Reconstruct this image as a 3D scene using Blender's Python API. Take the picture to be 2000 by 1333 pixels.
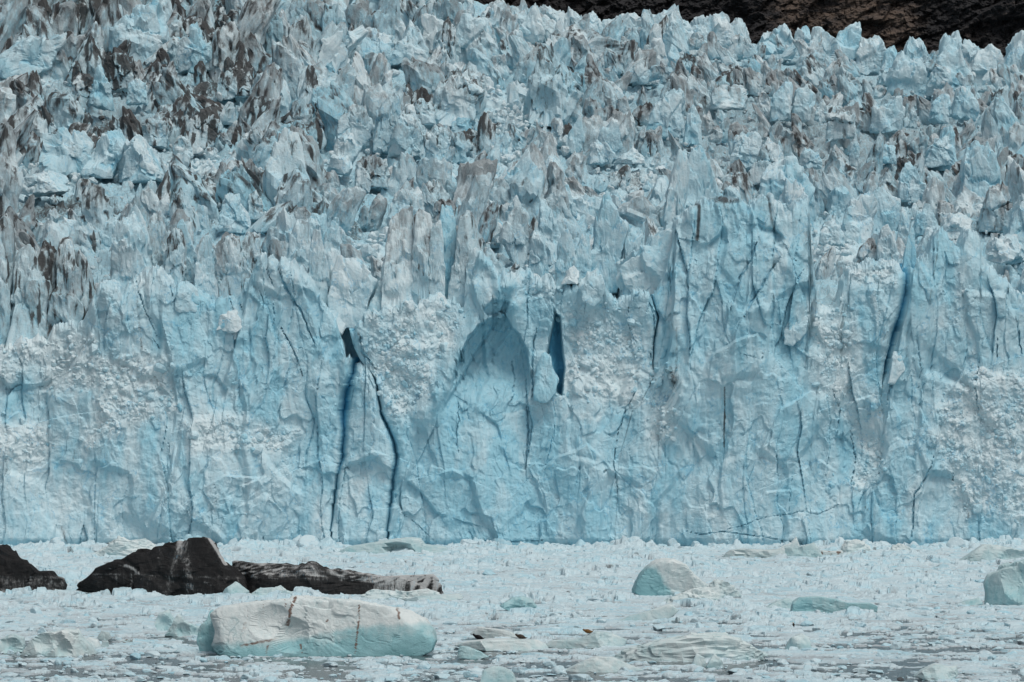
import bpy, bmesh, math
import numpy as np

# ------------------------------------------------------------------ scene, camera, light
scene = bpy.context.scene
for ob in list(bpy.data.objects):
    bpy.data.objects.remove(ob)
COL = scene.collection
FPX, HCAM, HORIZ = 10000.0, 25.0, 820.0        # focal length in photo pixels, eye height, horizon row

cam_data = bpy.data.cameras.new("camera")
cam_data.sensor_width = 36.0
cam_data.lens = 36.0 * FPX / 2000.0
cam_data.shift_y = (HORIZ - 666.5) / 2000.0
cam_data.clip_start = 1.0
cam_data.clip_end = 6000.0
cam = bpy.data.objects.new("camera", cam_data)
cam.location = (0, 0, HCAM)
cam.rotation_euler = (math.radians(90), 0, 0)
COL.objects.link(cam)
scene.camera = cam

SUN_EL, SUN_AZ = 60.0, 38.0                     # sun high behind the camera, to the right
world = bpy.data.worlds.new("World")
scene.world = world
world.use_nodes = True
wn, wl = world.node_tree.nodes, world.node_tree.links
wn.clear()
sky = wn.new("ShaderNodeTexSky")
sky.sky_type = 'NISHITA'
sky.sun_disc = False
sky.sun_elevation = math.radians(SUN_EL)
sky.sun_rotation = math.radians(180 - SUN_AZ)
sky.dust_density = 3.0
hs = wn.new("ShaderNodeHueSaturation")
hs.inputs["Saturation"].default_value = 0.35
bg = wn.new("ShaderNodeBackground")
bg.inputs["Strength"].default_value = 0.07
wo = wn.new("ShaderNodeOutputWorld")
wl.new(sky.outputs[0], hs.inputs["Color"])
wl.new(hs.outputs[0], bg.inputs["Color"])
wl.new(bg.outputs[0], wo.inputs["Surface"])

sun_data = bpy.data.lights.new("sun", 'SUN')
sun_data.energy = 1.4
sun_data.angle = math.radians(24)
sun_data.color = (1.0, 0.96, 0.9)
sun = bpy.data.objects.new("sun", sun_data)
sun.rotation_euler = (math.radians(90 - SUN_EL), 0, math.radians(SUN_AZ))
sun.location = (100, -50, 200)
COL.objects.link(sun)

scene.view_settings.view_transform = 'Standard'
scene.view_settings.look = 'None'
scene.view_settings.exposure = 0.32
scene.view_settings.gamma = 1.0
scene.cycles.max_bounces = 6
scene.cycles.diffuse_bounces = 4
scene.cycles.glossy_bounces = 2

# ------------------------------------------------------------------ numpy helpers
rng = np.random.default_rng(7)
_perm = np.random.default_rng(3).permutation(256).astype(np.int32)
_perm = np.concatenate([_perm, _perm, _perm])
_g = np.random.default_rng(5).normal(size=(256, 3)).astype(np.float32)
_g /= np.linalg.norm(_g, axis=1, keepdims=True)
_rnd = np.random.default_rng(11).random((8, 256)).astype(np.float32)


def perlin(x, y, z):
    x, y, z = np.broadcast_arrays(np.asarray(x, np.float32), np.asarray(y, np.float32), np.asarray(z, np.float32))
    xi, yi, zi = np.floor(x).astype(np.int32), np.floor(y).astype(np.int32), np.floor(z).astype(np.int32)
    xf, yf, zf = x - xi, y - yi, z - zi
    u, v, w = (t * t * t * (t * (t * 6 - 15) + 10) for t in (xf, yf, zf))
    xi &= 255; yi &= 255; zi &= 255

    def gr(a, b, c):
        h = _perm[(_perm[(_perm[(xi + a) & 255] + yi + b) & 255] + zi + c) & 255]
        g = _g[h]
        return g[..., 0] * (xf - a) + g[..., 1] * (yf - b) + g[..., 2] * (zf - c)
    x00 = gr(0, 0, 0); x00 += u * (gr(1, 0, 0) - x00)
    x10 = gr(0, 1, 0); x10 += u * (gr(1, 1, 0) - x10)
    x01 = gr(0, 0, 1); x01 += u * (gr(1, 0, 1) - x01)
    x11 = gr(0, 1, 1); x11 += u * (gr(1, 1, 1) - x11)
    x00 += v * (x10 - x00)
    x01 += v * (x11 - x01)
    return (x00 + w * (x01 - x00)) * 1.4


def fbm(x, y, z, octv=4, gain=0.5):
    s, a = 0.0, 1.0
    for o in range(octv):
        f = 2.0 ** o
        s = s + a * perlin(x * f + 17.3 * o, y * f + 5.1 * o, z * f - 9.7 * o)
        a *= gain
    return s


def voro(x, z, seed=0):
    """nearest two cells of a jittered grid: F1, F2, hash1, hash2, offsets to both cell points"""
    x = np.asarray(x, np.float32); z = np.asarray(z, np.float32)
    xi, zi = np.floor(x).astype(np.int32), np.floor(z).astype(np.int32)
    sh = x.shape
    F1 = np.full(sh, 9, np.float32); F2 = np.full(sh, 9, np.float32)
    h1 = np.zeros(sh, np.int32); h2 = np.zeros(sh, np.int32)
    dx1 = np.zeros(sh, np.float32); dz1 = np.zeros(sh, np.float32)
    dx2 = np.zeros(sh, np.float32); dz2 = np.zeros(sh, np.float32)
    for a in (-1, 0, 1):
        for b in (-1, 0, 1):
            cx, cz = xi + a, zi + b
            h = _perm[(_perm[(cx + seed * 37) & 255] + cz + seed * 11) & 255]
            dx = x - cx - 0.1 - 0.8 * _rnd[0][h]
            dz = z - cz - 0.1 - 0.8 * _rnd[1][h]
            d = np.sqrt(dx * dx + dz * dz)
            m1 = d < F1
            m2 = (~m1) & (d < F2)
            F2 = np.where(m1, F1, np.where(m2, d, F2))
            h2 = np.where(m1, h1, np.where(m2, h, h2))
            dx2 = np.where(m1, dx1, np.where(m2, dx, dx2)); dz2 = np.where(m1, dz1, np.where(m2, dz, dz2))
            F1 = np.where(m1, d, F1); h1 = np.where(m1, h, h1)
            dx1 = np.where(m1, dx, dx1); dz1 = np.where(m1, dz, dz1)
    return F1, F2, h1, h2, dx1, dz1, dx2, dz2


def facet(x, z, seed=0, tilt=1.6, k=0.14):
    """chipped facets: each cell a tilted plane, joined over a narrow edge; about -1..1"""
    F1, F2, h1, h2, dx1, dz1, dx2, dz2 = voro(x, z, seed)
    v1 = (_rnd[2][h1] - .5) + tilt * ((_rnd[3][h1] - .5) * dx1 + (_rnd[4][h1] - .5) * dz1)
    v2 = (_rnd[2][h2] - .5) + tilt * ((_rnd[3][h2] - .5) * dx2 + (_rnd[4][h2] - .5) * dz2)
    w = .5 * (1 - np.clip((F2 - F1) / k, 0, 1))
    return v1 * (1 - w) + v2 * w


def sstep(a, b, x):
    t = np.clip((x - a) / (b - a), 0, 1)
    return t * t * (3 - 2 * t)


def seg_dist(poly, X, Y):
    """distance to a polyline and side (+ = right of the walking direction on screen, y down)"""
    D = np.full(X.shape, 1e9, np.float32); S = np.zeros(X.shape, np.float32)
    for (x0, y0), (x1, y1) in zip(poly[:-1], poly[1:]):
        ex, ey = x1 - x0, y1 - y0
        L = max(ex * ex + ey * ey, 1e-6)
        t = np.clip(((X - x0) * ex + (Y - y0) * ey) / L, 0, 1)
        dx, dy = X - x0 - t * ex, Y - y0 - t * ey
        d = np.sqrt(dx * dx + dy * dy)
        m = d < D
        D = np.where(m, d, D)
        S = np.where(m, np.sign(ex * dy - ey * dx), S)
    return D, S


def inside(poly, X, Y):
    r = np.zeros(X.shape, bool)
    n = len(poly)
    for i in range(n):
        x0, y0 = poly[i]; x1, y1 = poly[(i + 1) % n]
        if y0 == y1:
            continue
        c = (y0 > Y) != (y1 > Y)
        r ^= c & (X < (x1 - x0) * (Y - y0) / (y1 - y0) + x0)
    return r


def poly_mask(poly, X, Y, feather):
    d, _ = seg_dist(list(poly) + [poly[0]], X, Y)
    s = np.where(inside(poly, X, Y), d, -d)
    return sstep(-feather * .5, feather * .5, s)


def P(px, py, Y):
    px, py, Y = np.broadcast_arrays(np.asarray(px, float), np.asarray(py, float), np.asarray(Y, float))
    return np.stack([(px - 1000.0) * Y / FPX, Y, HCAM + (HORIZ - py) * Y / FPX], -1)


def proj(v):
    return 1000 + FPX * v[..., 0] / v[..., 1], HORIZ - FPX * (v[..., 2] - HCAM) / v[..., 1]


def make_mesh(name, verts, faces, attr=None, mats=(), smooth=True, mat_idx=None):
    verts = np.ascontiguousarray(verts, np.float32); faces = np.ascontiguousarray(faces, np.int32)
    me = bpy.data.meshes.new(name)
    k = faces.shape[1]
    me.vertices.add(len(verts)); me.vertices.foreach_set("co", verts.ravel())
    me.loops.add(faces.size); me.loops.foreach_set("vertex_index", faces.ravel())
    me.polygons.add(len(faces))
    me.polygons.foreach_set("loop_start", np.arange(0, faces.size, k, dtype=np.int32))
    me.polygons.foreach_set("loop_total", np.full(len(faces), k, np.int32))
    me.polygons.foreach_set("use_smooth", np.full(len(faces), smooth, bool))
    for m in mats:
        me.materials.append(m)
    if mat_idx is not None:
        me.polygons.foreach_set("material_index", np.ascontiguousarray(mat_idx, np.int32))
    if attr is not None:
        a = me.attributes.new("ice", 'FLOAT_COLOR', 'POINT')
        c = np.ones((len(verts), 4), np.float32); c[:, :3] = attr
        a.data.foreach_set("color", c.ravel())
    me.update(calc_edges=True)
    return me


def link(name, me, loc=(0, 0, 0), label=None, cat=None, group=None, kind=None, parent=None):
    o = bpy.data.objects.new(name, me)
    o.location = loc
    COL.objects.link(o)
    if label: o["label"] = label
    if cat: o["category"] = cat
    if group: o["group"] = group
    if kind: o["kind"] = kind
    if parent: o.parent = parent
    return o


def grid_faces(nr, nc, flip=False):
    i = np.arange(nr * nc).reshape(nr, nc)
    a, b, c, d = i[:-1, :-1].ravel(), i[:-1, 1:].ravel(), i[1:, 1:].ravel(), i[1:, :-1].ravel()
    return np.stack([a, d, c, b] if flip else [a, b, c, d], 1)


_ico = {}
def ico(n):
    if n not in _ico:
        bm = bmesh.new()
        bmesh.ops.create_icosphere(bm, subdivisions=n, radius=1.0)
        v = np.array([x.co[:] for x in bm.verts]); f = np.array([[q.index for q in p.verts] for p in bm.faces])
        bm.free()
        a = 0.37                                     # turned so no vertex row shows
        R = np.array([[math.cos(a), 0, math.sin(a)], [0, 1, 0], [-math.sin(a), 0, math.cos(a)]])
        _ico[n] = (v @ R.T, f)
    return _ico[n]

# ------------------------------------------------------------------ materials
def nodes_of(name):
    m = bpy.data.materials.new(name)
    m.use_nodes = True
    nt = m.node_tree
    return m, nt, nt.nodes["Principled BSDF"]


def mixc(nt, fac, a, b):
    n = nt.nodes.new("ShaderNodeMix"); n.data_type = 'RGBA'
    for sock, val in ((n.inputs[0], fac), (n.inputs[6], a), (n.inputs[7], b)):
        if isinstance(val, (int, float)): sock.default_value = val
        elif isinstance(val, tuple): sock.default_value = (*val, 1)
        else: nt.links.new(val, sock)
    return n.outputs[2]


def mth(nt, op, a, b=None, clamp=False):
    n = nt.nodes.new("ShaderNodeMath"); n.operation = op; n.use_clamp = clamp
    for i, val in enumerate((a, b)):
        if val is None: continue
        if isinstance(val, (int, float)): n.inputs[i].default_value = val
        else: nt.links.new(val, n.inputs[i])
    return n.outputs[0]


def ramp(nt, x, a, b):
    n = nt.nodes.new("ShaderNodeMapRange"); n.interpolation_type = 'SMOOTHSTEP'
    n.inputs[1].default_value = a; n.inputs[2].default_value = b
    nt.links.new(x, n.inputs[0])
    return n.outputs[0]


def noise(nt, vec, scale, detail=6, rough=0.6, dist=0.0):
    n = nt.nodes.new("ShaderNodeTexNoise")
    n.inputs["Scale"].default_value = scale; n.inputs["Detail"].default_value = detail
    n.inputs["Roughness"].default_value = rough; n.inputs["Distortion"].default_value = dist
    nt.links.new(vec, n.inputs["Vector"])
    return n.outputs["Fac"]


def mapping(nt, vec, scale):
    n = nt.nodes.new("ShaderNodeMapping")
    n.inputs["Scale"].default_value = scale
    nt.links.new(vec, n.inputs["Vector"])
    return n.outputs[0]


WHITE_ICE, CYAN_ICE, DEEP_ICE = (0.64, 0.755, 0.79), (0.325, 0.60, 0.71), (0.06, 0.38, 0.60)
def ice_material(name, white=WHITE_ICE, cyan=CYAN_ICE, deep=DEEP_ICE, grey=(0.245, 0.265, 0.275), dirt=(0.037, 0.035, 0.035),
                 rough=0.55, bump=0.8, bscale=1.0, dn=1.1, spec=0.3, hairline=.38):
    m, nt, bsdf = nodes_of(name)
    at = nt.nodes.new("ShaderNodeAttribute"); at.attribute_name = "ice"
    sep = nt.nodes.new("ShaderNodeSeparateColor"); nt.links.new(at.outputs["Color"], sep.inputs[0])
    geo = nt.nodes.new("ShaderNodeNewGeometry")
    pos = geo.outputs["Position"]
    n1 = noise(nt, pos, 0.22 * bscale, 7, 0.65)
    n2 = noise(nt, mapping(nt, pos, (1, 1, 0.35)), 1.4 * bscale, 6, 0.7)
    n3 = noise(nt, mapping(nt, pos, (1, 1, 0.32)), 1.7 * bscale, 8, 0.75, 0.5)
    b = mth(nt, 'ADD', sep.outputs[0], mth(nt, 'MULTIPLY', mth(nt, 'SUBTRACT', n1, 0.5), 0.7))
    b = mth(nt, 'ADD', b, mth(nt, 'MULTIPLY', mth(nt, 'SUBTRACT', n2, 0.5), 0.85))
    c = mixc(nt, mth(nt, 'MULTIPLY', b, 1.0, True), white, cyan)
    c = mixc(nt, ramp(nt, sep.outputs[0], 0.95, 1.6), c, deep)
    wv = nt.nodes.new("ShaderNodeTexNoise"); wv.inputs["Scale"].default_value = .45 * bscale; wv.inputs["Detail"].default_value = 4
    nt.links.new(pos, wv.inputs["Vector"])
    vm = nt.nodes.new("ShaderNodeVectorMath"); vm.operation = 'MULTIPLY_ADD'
    nt.links.new(wv.outputs["Color"], vm.inputs[0]); vm.inputs[1].default_value = (4 / bscale,) * 3; nt.links.new(pos, vm.inputs[2])
    vo = nt.nodes.new("ShaderNodeTexVoronoi"); vo.feature = 'DISTANCE_TO_EDGE'; vo.inputs["Scale"].default_value = .26 * bscale
    nt.links.new(mapping(nt, vm.outputs[0], (1, 1, .5)), vo.inputs["Vector"])
    hair = mth(nt, 'MULTIPLY', mth(nt, 'SUBTRACT', 1.0, ramp(nt, vo.outputs["Distance"], .006, .035)), ramp(nt, n1, .47, .6))
    c = mixc(nt, mth(nt, 'MULTIPLY', hair, hairline), c, deep)
    g = mth(nt, 'ADD', sep.outputs[1], mth(nt, 'MULTIPLY', mth(nt, 'SUBTRACT', n3, 0.5), 1.35 * dn))
    c = mixc(nt, mth(nt, 'MULTIPLY', ramp(nt, g, 0.25, 0.95), 0.85), c, grey)
    d = mth(nt, 'ADD', sep.outputs[2], mth(nt, 'MULTIPLY', mth(nt, 'SUBTRACT', n3, 0.5), dn))
    c = mixc(nt, mth(nt, 'MULTIPLY', ramp(nt, d, 0.32, 0.72), 0.9), c, dirt)
    nt.links.new(c, bsdf.inputs["Base Color"])
    bsdf.inputs["Roughness"].default_value = rough
    bsdf.inputs["Specular IOR Level"].default_value = spec
    bp = nt.nodes.new("ShaderNodeBump")
    bp.inputs["Strength"].default_value = bump; bp.inputs["Distance"].default_value = 0.35 / bscale
    nt.links.new(noise(nt, pos, 2.2 * bscale, 8, 0.7, 0.4), bp.inputs["Height"])
    nt.links.new(bp.outputs[0], bsdf.inputs["Normal"])
    return m


ICE = ice_material("glacier_ice")
BERG = ice_material("berg_ice", white=(0.64, 0.70, 0.70), cyan=(0.25, 0.47, 0.51), deep=(0.10, 0.26, 0.29), grey=(0.38, 0.41, 0.41),
                    dirt=(0.15, 0.085, 0.06), bscale=1.6, bump=0.35, dn=0.45)
BRASH = ice_material("brash_ice", white=(0.53, 0.655, 0.70), cyan=(0.30, 0.56, 0.66), deep=(0.05, 0.25, 0.36), grey=(0.33, 0.365, 0.385), bscale=2.0, bump=0.4)
DARK = ice_material("sediment_ice", white=(0.50, 0.51, 0.51), cyan=(0.32, 0.33, 0.33), grey=(0.07, 0.07, 0.07), dirt=(0.006, 0.006, 0.007),
                    bscale=2.0, bump=0.7, rough=0.7, spec=0.08, dn=0.9)


def water_material():
    m, nt, bsdf = nodes_of("sea_water")
    geo = nt.nodes.new("ShaderNodeNewGeometry")
    bsdf.inputs["Base Color"].default_value = (0.05, 0.062, 0.068, 1)
    bsdf.inputs["Roughness"].default_value = 0.2
    bp = nt.nodes.new("ShaderNodeBump"); bp.inputs["Strength"].default_value = 0.6; bp.inputs["Distance"].default_value = 0.08
    nt.links.new(noise(nt, geo.outputs["Position"], 1.5, 4, 0.6), bp.inputs["Height"])
    nt.links.new(bp.outputs[0], bsdf.inputs["Normal"])
    return m


def rock_material():
    m, nt, bsdf = nodes_of("cliff_rock")
    at = nt.nodes.new("ShaderNodeAttribute"); at.attribute_name = "ice"
    sep = nt.nodes.new("ShaderNodeSeparateColor"); nt.links.new(at.outputs["Color"], sep.inputs[0])
    geo = nt.nodes.new("ShaderNodeNewGeometry")
    mp = nt.nodes.new("ShaderNodeMapping")
    mp.inputs["Rotation"].default_value = (0, math.radians(24), 0); mp.inputs["Scale"].default_value = (0.35, 0.6, 1.6)
    nt.links.new(geo.outputs["Position"], mp.inputs["Vector"])
    n1 = noise(nt, mp.outputs[0], 0.5, 10, 0.78, 0.4)
    n2 = noise(nt, geo.outputs["Position"], 0.6, 9, 0.75)
    k = mth(nt, 'ADD', sep.outputs[0], mth(nt, 'MULTIPLY', mth(nt, 'SUBTRACT', n1, 0.5), 1.6))
    c = mixc(nt, ramp(nt, k, 0.25, 0.85), (0.020, 0.020, 0.023), (0.15, 0.108, 0.082))
    c = mixc(nt, mth(nt, 'MULTIPLY', ramp(nt, n2, 0.5, 0.75), 0.75), c, (0.03, 0.026, 0.028))
    c = mixc(nt, mth(nt, 'MULTIPLY', ramp(nt, noise(nt, geo.outputs["Position"], 2.2, 3, 0.5), 0.68, 0.75), 0.5), c, (0.22, 0.21, 0.20))
    nt.links.new(c, bsdf.inputs["Base Color"])
    bsdf.inputs["Roughness"].default_value = 0.85
    bp = nt.nodes.new("ShaderNodeBump"); bp.inputs["Strength"].default_value = 1.0; bp.inputs["Distance"].default_value = 1.2
    nt.links.new(n1, bp.inputs["Height"]); nt.links.new(bp.outputs[0], bsdf.inputs["Normal"])
    return m


WATER, ROCK = water_material(), rock_material()

# ------------------------------------------------------------------ maps of dirt and loose rubble over the icefall (photo columns, rows)
DIRT = [(230,130,120,26,.85),(420,140,90,22,.85),(60,290,90,18,.6),(820,180,110,14,.5),(1200,345,110,12,.5),(1650,250,160,12,.45),(170,240,190,14,.75),(120,400,150,16,.75),(400,415,110,22,.75),(210,150,70,40,.7),(430,160,80,26,.7),(100,20,130,16,.5),(330,10,120,12,.5),(640,250,60,18,.55),(1720,330,150,12,.5),(60,130,60,16,.5),
 (720,300,90,16,.45),(560,225,90,16,.45),(1330,260,90,12,.35),(1500,170,90,12,.4),(900,150,70,12,.4),(30,20,40,25,.4),(110,50,40,20,.4),(200,110,45,35,.9),(250,125,30,30,.9),(300,115,40,20,.4),(165,165,25,20,.9),
 (410,135,50,25,.8),(440,160,45,15,1),(400,60,40,20,.4),(280,8,40,10,.7),(520,110,50,30,.5),(60,210,50,30,.6),(130,235,50,20,.8),
 (220,235,50,20,.9),(290,240,25,10,.9),(320,240,30,30,.4),(400,235,35,35,1),(380,265,30,30,.8),(80,290,40,30,.8),(30,260,40,25,.5),
 (480,235,30,20,.4),(590,235,30,25,.8),(570,260,30,20,.6),(500,340,60,20,.4),(560,330,50,25,.3),(130,395,50,20,.9),(200,405,50,20,.9),
 (380,400,50,30,.9),(410,380,50,15,.9),(620,410,30,12,1),(575,410,40,12,1),(60,440,40,15,.7),(90,460,25,12,.8),
 (730,330,40,20,.7),(720,260,50,30,.4),(790,230,40,40,.4),(850,190,50,25,.6),(910,170,30,20,.5),(960,245,20,8,1),(920,265,40,12,.8),
 (880,130,15,40,.5),(810,60,15,30,.6),(1110,150,25,35,.8),(1090,75,30,15,.8),(1240,100,15,20,.9),(1170,235,30,15,.6),(1260,220,20,30,.5),
 (1200,350,25,30,.5),(1240,350,20,30,.6),(690,440,40,15,.6),(770,430,20,15,.5),(700,390,20,15,.7),
 (1355,120,25,25,.6),(1430,150,25,10,.5),(1500,180,50,25,.4),(1380,260,40,20,.4),(1600,180,20,10,.8),(1640,250,50,20,.4),
 (1720,290,60,20,.4),(1650,330,60,20,.6),(1750,320,50,20,.5),(1560,290,50,20,.4),(1850,310,20,10,.8),(1420,392,35,8,1),(1490,390,20,10,.5),
 (1930,420,20,20,.4),(85,560,14,60,.6),(150,520,14,60,.5)]
RUBBLE = [(1010,215,60,35,1),(960,190,30,25,.8),(690,130,40,20,.9),(1260,345,70,25,.9),(390,320,70,30,.8),(70,350,90,30,.8),(60,160,40,20,.8),
 (520,420,40,25,.8),(1000,310,60,30,.6),(940,350,60,25,.7),(700,290,30,25,.5),(1640,480,50,40,.9),(730,480,30,25,.9),(1940,440,40,20,.6),
 (300,480,60,40,.2),(1110,600,60,50,.6)]


def gmap(lst, px, py):
    s = np.zeros(np.broadcast(px, py).shape, np.float32)
    for x, y, rx, ry, a in lst:
        s = np.maximum(s, a * np.exp(-((px - x) / rx) ** 2 - ((py - y) / ry) ** 2))
    return s


def film(px, py):
    """grey film of old dust: strongest at upper left and on the weathered towers"""
    g = 0.43 + 0.24 * np.clip((700 - px) / 700, 0, 1) * np.clip((480 - py) / 200, 0, 1)
    g = g + 0.26 * np.exp(-((px - 1600) / 420) ** 2 - ((py - 260) / 130) ** 2)
    g = g + 0.22 * np.exp(-((px - 850) / 80) ** 2 - ((py - 500) / 80) ** 2) + 0.25 * np.exp(-((px - 80) / 90) ** 2 - ((py - 560) / 80) ** 2)
    return g

SKY_X = [-400, 0, 500, 950, 1010, 1130, 1290, 1460, 1600, 1727, 1770, 1850, 1913, 2000, 2400]
SKY_Y = [-110, -95, -60, 0, 8, 35, 42, 70, 80, 112, 108, 95, 112, 112, 110]
YF, YB, PYF = 1014.0, 1360.0, 612.0
def sky_row(px): return np.interp(px, SKY_X, SKY_Y)
def Yof(px, py):
    t = (PYF - py) / (PYF - sky_row(px))
    return np.where(t < 0, YF - 3 + t * 10, YF + (YB - YF) * np.clip(t, 0, 1.15) ** 1.1)

# ------------------------------------------------------------------ glacier front: five sections parted by crevasses
CRACKS = [  # polyline, half width px, depth m
 ([(540,513),(552,545),(566,571),(588,605),(600,632),(615,673)], 4.5, 4), ([(523,522),(528,540),(536,557)], 4, 3),
 ([(566,528),(572,550),(577,573)], 2.5, 1.5), ([(550,639),(570,677),(592,733)], 2.5, 2.5), ([(507,560),(514,585),(516,598)], 3, 2),
 ([(535,580),(536,632)], 2, 1.5), ([(435,551),(446,580),(457,607)], 2.5, 2), ([(468,594),(477,614)], 4.5, 4),
 ([(264,537),(272,570),(281,598),(304,657)], 2.5, 2), ([(296,660),(310,680)], 3, 2.5), ([(330,545),(335,570),(338,582)], 4, 3),
 ([(897,790),(899,820),(893,850),(894,885)], 2, 1.5), ([(1031,790),(1033,850),(1030,920)], 3.2, 4), ([(1048,640),(1043,700),(1040,780)], 5, 5),
 ([(1228,604),(1262,604)], 1.8, 1.5), ([(1232,630),(1256,636)], 1.8, 1.5), ([(1228,600),(1230,640),(1242,672)], 2.2, 1.5),
 ([(1482,465),(1470,500),(1445,545),(1435,590),(1427,608)], 4, 3), ([(1527,503),(1500,540),(1472,588),(1453,622)], 4, 3),
 ([(1570,527),(1558,545),(1550,562)], 3, 2), ([(1309,520),(1308,545),(1310,568)], 3.5, 4), ([(1555,490),(1556,510)], 2.2, 2),
 ([(1416,757),(1415,800),(1414,872)], 1.6, .7), ([(1338,1036),(1370,1043),(1410,1038),(1450,1041),(1490,1048),(1530,1058),(1565,1064)], 2.2, 1.6),
 ([(1420,1033),(1450,1025),(1490,1012),(1540,1005),(1560,998),(1600,1003),(1640,985)], 1.8, 1.3), ([(860,1066),(930,1059),(1060,1056)], 3, 2),
 ([(1862,905),(1862,938)], 2.2, 2), ([(420,948),(424,990)], 1.8, 1), ([(775,995),(815,1025),(852,1058)], 1.6, 1),
 ([(1206,860),(1200,905),(1206,960)], 3, 2), ([(1670,900),(1664,950)], 3, 2), ([(1625,760),(1640,800),(1634,850)], 2.5, 1.5),
 ([(1545,930),(1540,1000)], 2, 1.0), ([(1440,690),(1490,700),(1492,690)], 2, 1.2), ([(515,1040),(517,1072)], 3, 2), ([(184,900),(186,1060)], 2, 1),
 ([(330,860),(336,940)], 2, 1), ([(1915,700),(1905,760),(1912,800)], 3, 2), ([(1950,660),(1948,705)], 4, 3), ([(1790,640),(1800,720),(1792,760)], 2, 1.2),
 ([(1985,620),(1999,690)], 4, 3), ([(1824,890),(1818,912),(1805,936),(1788,966),(1784,1000),(1786,1020),(1780,1050)], 3.2, 3), ([(1741,735),(1736,760),(1730,790)], 2.5, 2), ([(1000,700),(1003,740),(1000,790)], 2, 1.5), ([(1245,760),(1220,800),(1205,850)], 3, 2.5), ([(1660,840),(1668,900)], 2.5, 2), ([(1720,880),(1716,930)], 2, 1.5), ([(1275,600),(1280,650),(1272,700)], 4, 3), ([(700,640),(712,690),(735,720)], 4, 3)]
SCARPS = [([(1296,770),(1314,600),(1322,440)], 2.2, 60), ([(1584,395),(1592,540),(1606,660)], 2.4, 55), ([(1736,780),(1768,610),(1790,510)], 2.0, 60), ([(430,770),(468,640),(492,530)], 1.8, 60),
 ([(575,515),(612,610),(640,720)], 1.6, 40), ([(860,815),(930,690),(1000,560)], -1.8, 60), ([(1120,1050),(1150,960),(1200,900)], 1.4, 50), ([(1480,900),(1520,800),(1600,760)], 1.2, 40), ([(280,1050),(330,930),(345,860)], 1.4, 50),  # polyline, height m toward the viewer on its right-hand side (walking the line), falloff px
 ([(195,600),(165,680),(110,760),(70,830),(40,880)], -2.5, 170), ([(0,836),(60,826)], 2.2, 60),
 ([(1370,735),(1392,692),(1430,668),(1480,655),(1500,680)], 1.8, 70), ([(1480,470),(1445,545),(1427,608)], -1.3, 30),
 ([(1530,500),(1500,540),(1453,622)], -1.5, 34), ([(1465,400),(1490,470),(1520,480),(1540,500)], 1.3, 30), ([(1500,440),(1525,455),(1532,470)], -1.2, 20),
 ([(1370,475),(1385,478),(1405,460),(1410,440)], -1.5, 26), ([(1530,640),(1532,660),(1548,672),(1575,618)], -1.4, 22),
 ([(1452,622),(1470,602),(1505,590)], 1.3, 24), ([(1640,790),(1700,770),(1730,730)], 1.0, 40),
 ([(390,735),(420,735),(445,760),(440,790)], -1.1, 26), ([(780,930),(820,960),(850,1000),(880,1010)], -1.2, 40), ([(845,925),(880,915),(910,930)], 1.0, 26),
 ([(1050,925),(1090,895),(1150,870),(1180,900)], 1.1, 40), ([(930,800),(975,830),(985,870)], -.8, 30), ([(1090,640),(1120,700),(1150,760)], 1.0, 40),
 ([(395,960),(440,930),(500,935),(520,960)], 1.0, 28), ([(600,910),(640,890),(655,900)], 1.2, 30), ([(1560,920),(1600,900),(1640,930)], .9, 30),
 ([(1840,780),(1880,730),(1930,715)], 2.0, 60), ([(1810,950),(1835,870),(1830,800)], -1.5, 50), ([(1470,1000),(1500,960),(1560,950)], .8, 30),
 ([(700,890),(730,880),(760,890)], .8, 24), ([(330,700),(345,780),(335,860)], -1.1, 60), ([(445,1000),(470,950),(520,930)], .8, 30)]
BUMPS = [(120,860,110,260,-2.0), (430,860,190,200,1.0), (520,600,90,110,1.5), (1000,900,160,220,-2.0), (1450,700,135,330,5.5), (1400,520,90,140,2.0), (700,800,60,200,-1.2),
 (1700,640,50,110,1.0), (1880,620,90,180,2.0), (1640,880,90,200,-1.0), (1005,600,22,42,3.2), (985,520,26,50,2.5), (1155,570,34,32,2.5),
 (1265,600,38,50,2.0), (1330,700,30,140,1.5), (455,635,26,20,1.6), (462,660,18,10,1.2), (225,600,34,50,2.2), (290,600,26,80,1.4), (1075,735,18,40,2.0),
 (1685,860,30,60,-1.5), (1560,560,34,70,1.2), (1900,520,30,60,1.4), (1210,880,40,160,-1.6), (720,880,50,170,.8), (590,760,40,160,.8), (140,690,40,40,1)]
RUB_POLY = [  # rubble-covered faces and ledges
 [(700,640),(720,606),(860,572),(908,598),(885,680),(850,750),(832,800),(790,822),(758,815),(738,740)],
 [(1100,600),(1160,588),(1222,600),(1262,690),(1255,780),(1200,800),(1110,772),(1100,690)],
 [(190,700),(330,690),(345,800),(200,860),(150,900)], [(80,655),(200,650),(190,760),(90,760)], [(-60,660),(100,650),(100,720),(-60,760)],
 [(1592,596),(1652,560),(1665,700),(1640,790),(1600,770)], [(1840,765),(1885,718),(1955,718),(2140,760),(2140,1020),(1890,1010),(1830,905),(1800,850)],
 [(1660,800),(1720,800),(1716,960),(1660,960)], [(360,820),(450,800),(580,850),(560,880),(380,880)], [(1275,720),(1330,715),(1325,860),(1265,860)],
 [(-60,830),(80,825),(120,860),(60,900),(-60,900)], [(1000,535),(1100,545),(1100,600),(1040,590)], [(1640,520),(1760,510),(1750,560),(1650,560)]]
CAVE = [(875,797),(893,720),(910,670),(930,635),(950,622),(985,615),(1000,640),(1015,650),(1032,680),(1037,730),(1030,800),(950,812)]
CAVE2 = [(940,606),(962,586),(992,592),(986,612),(950,616)]
HOLE = [(1085,612),(1093,618),(1098,690),(1103,720),(1098,772),(1088,768),(1084,740),(1069,690),(1078,640)]
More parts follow.
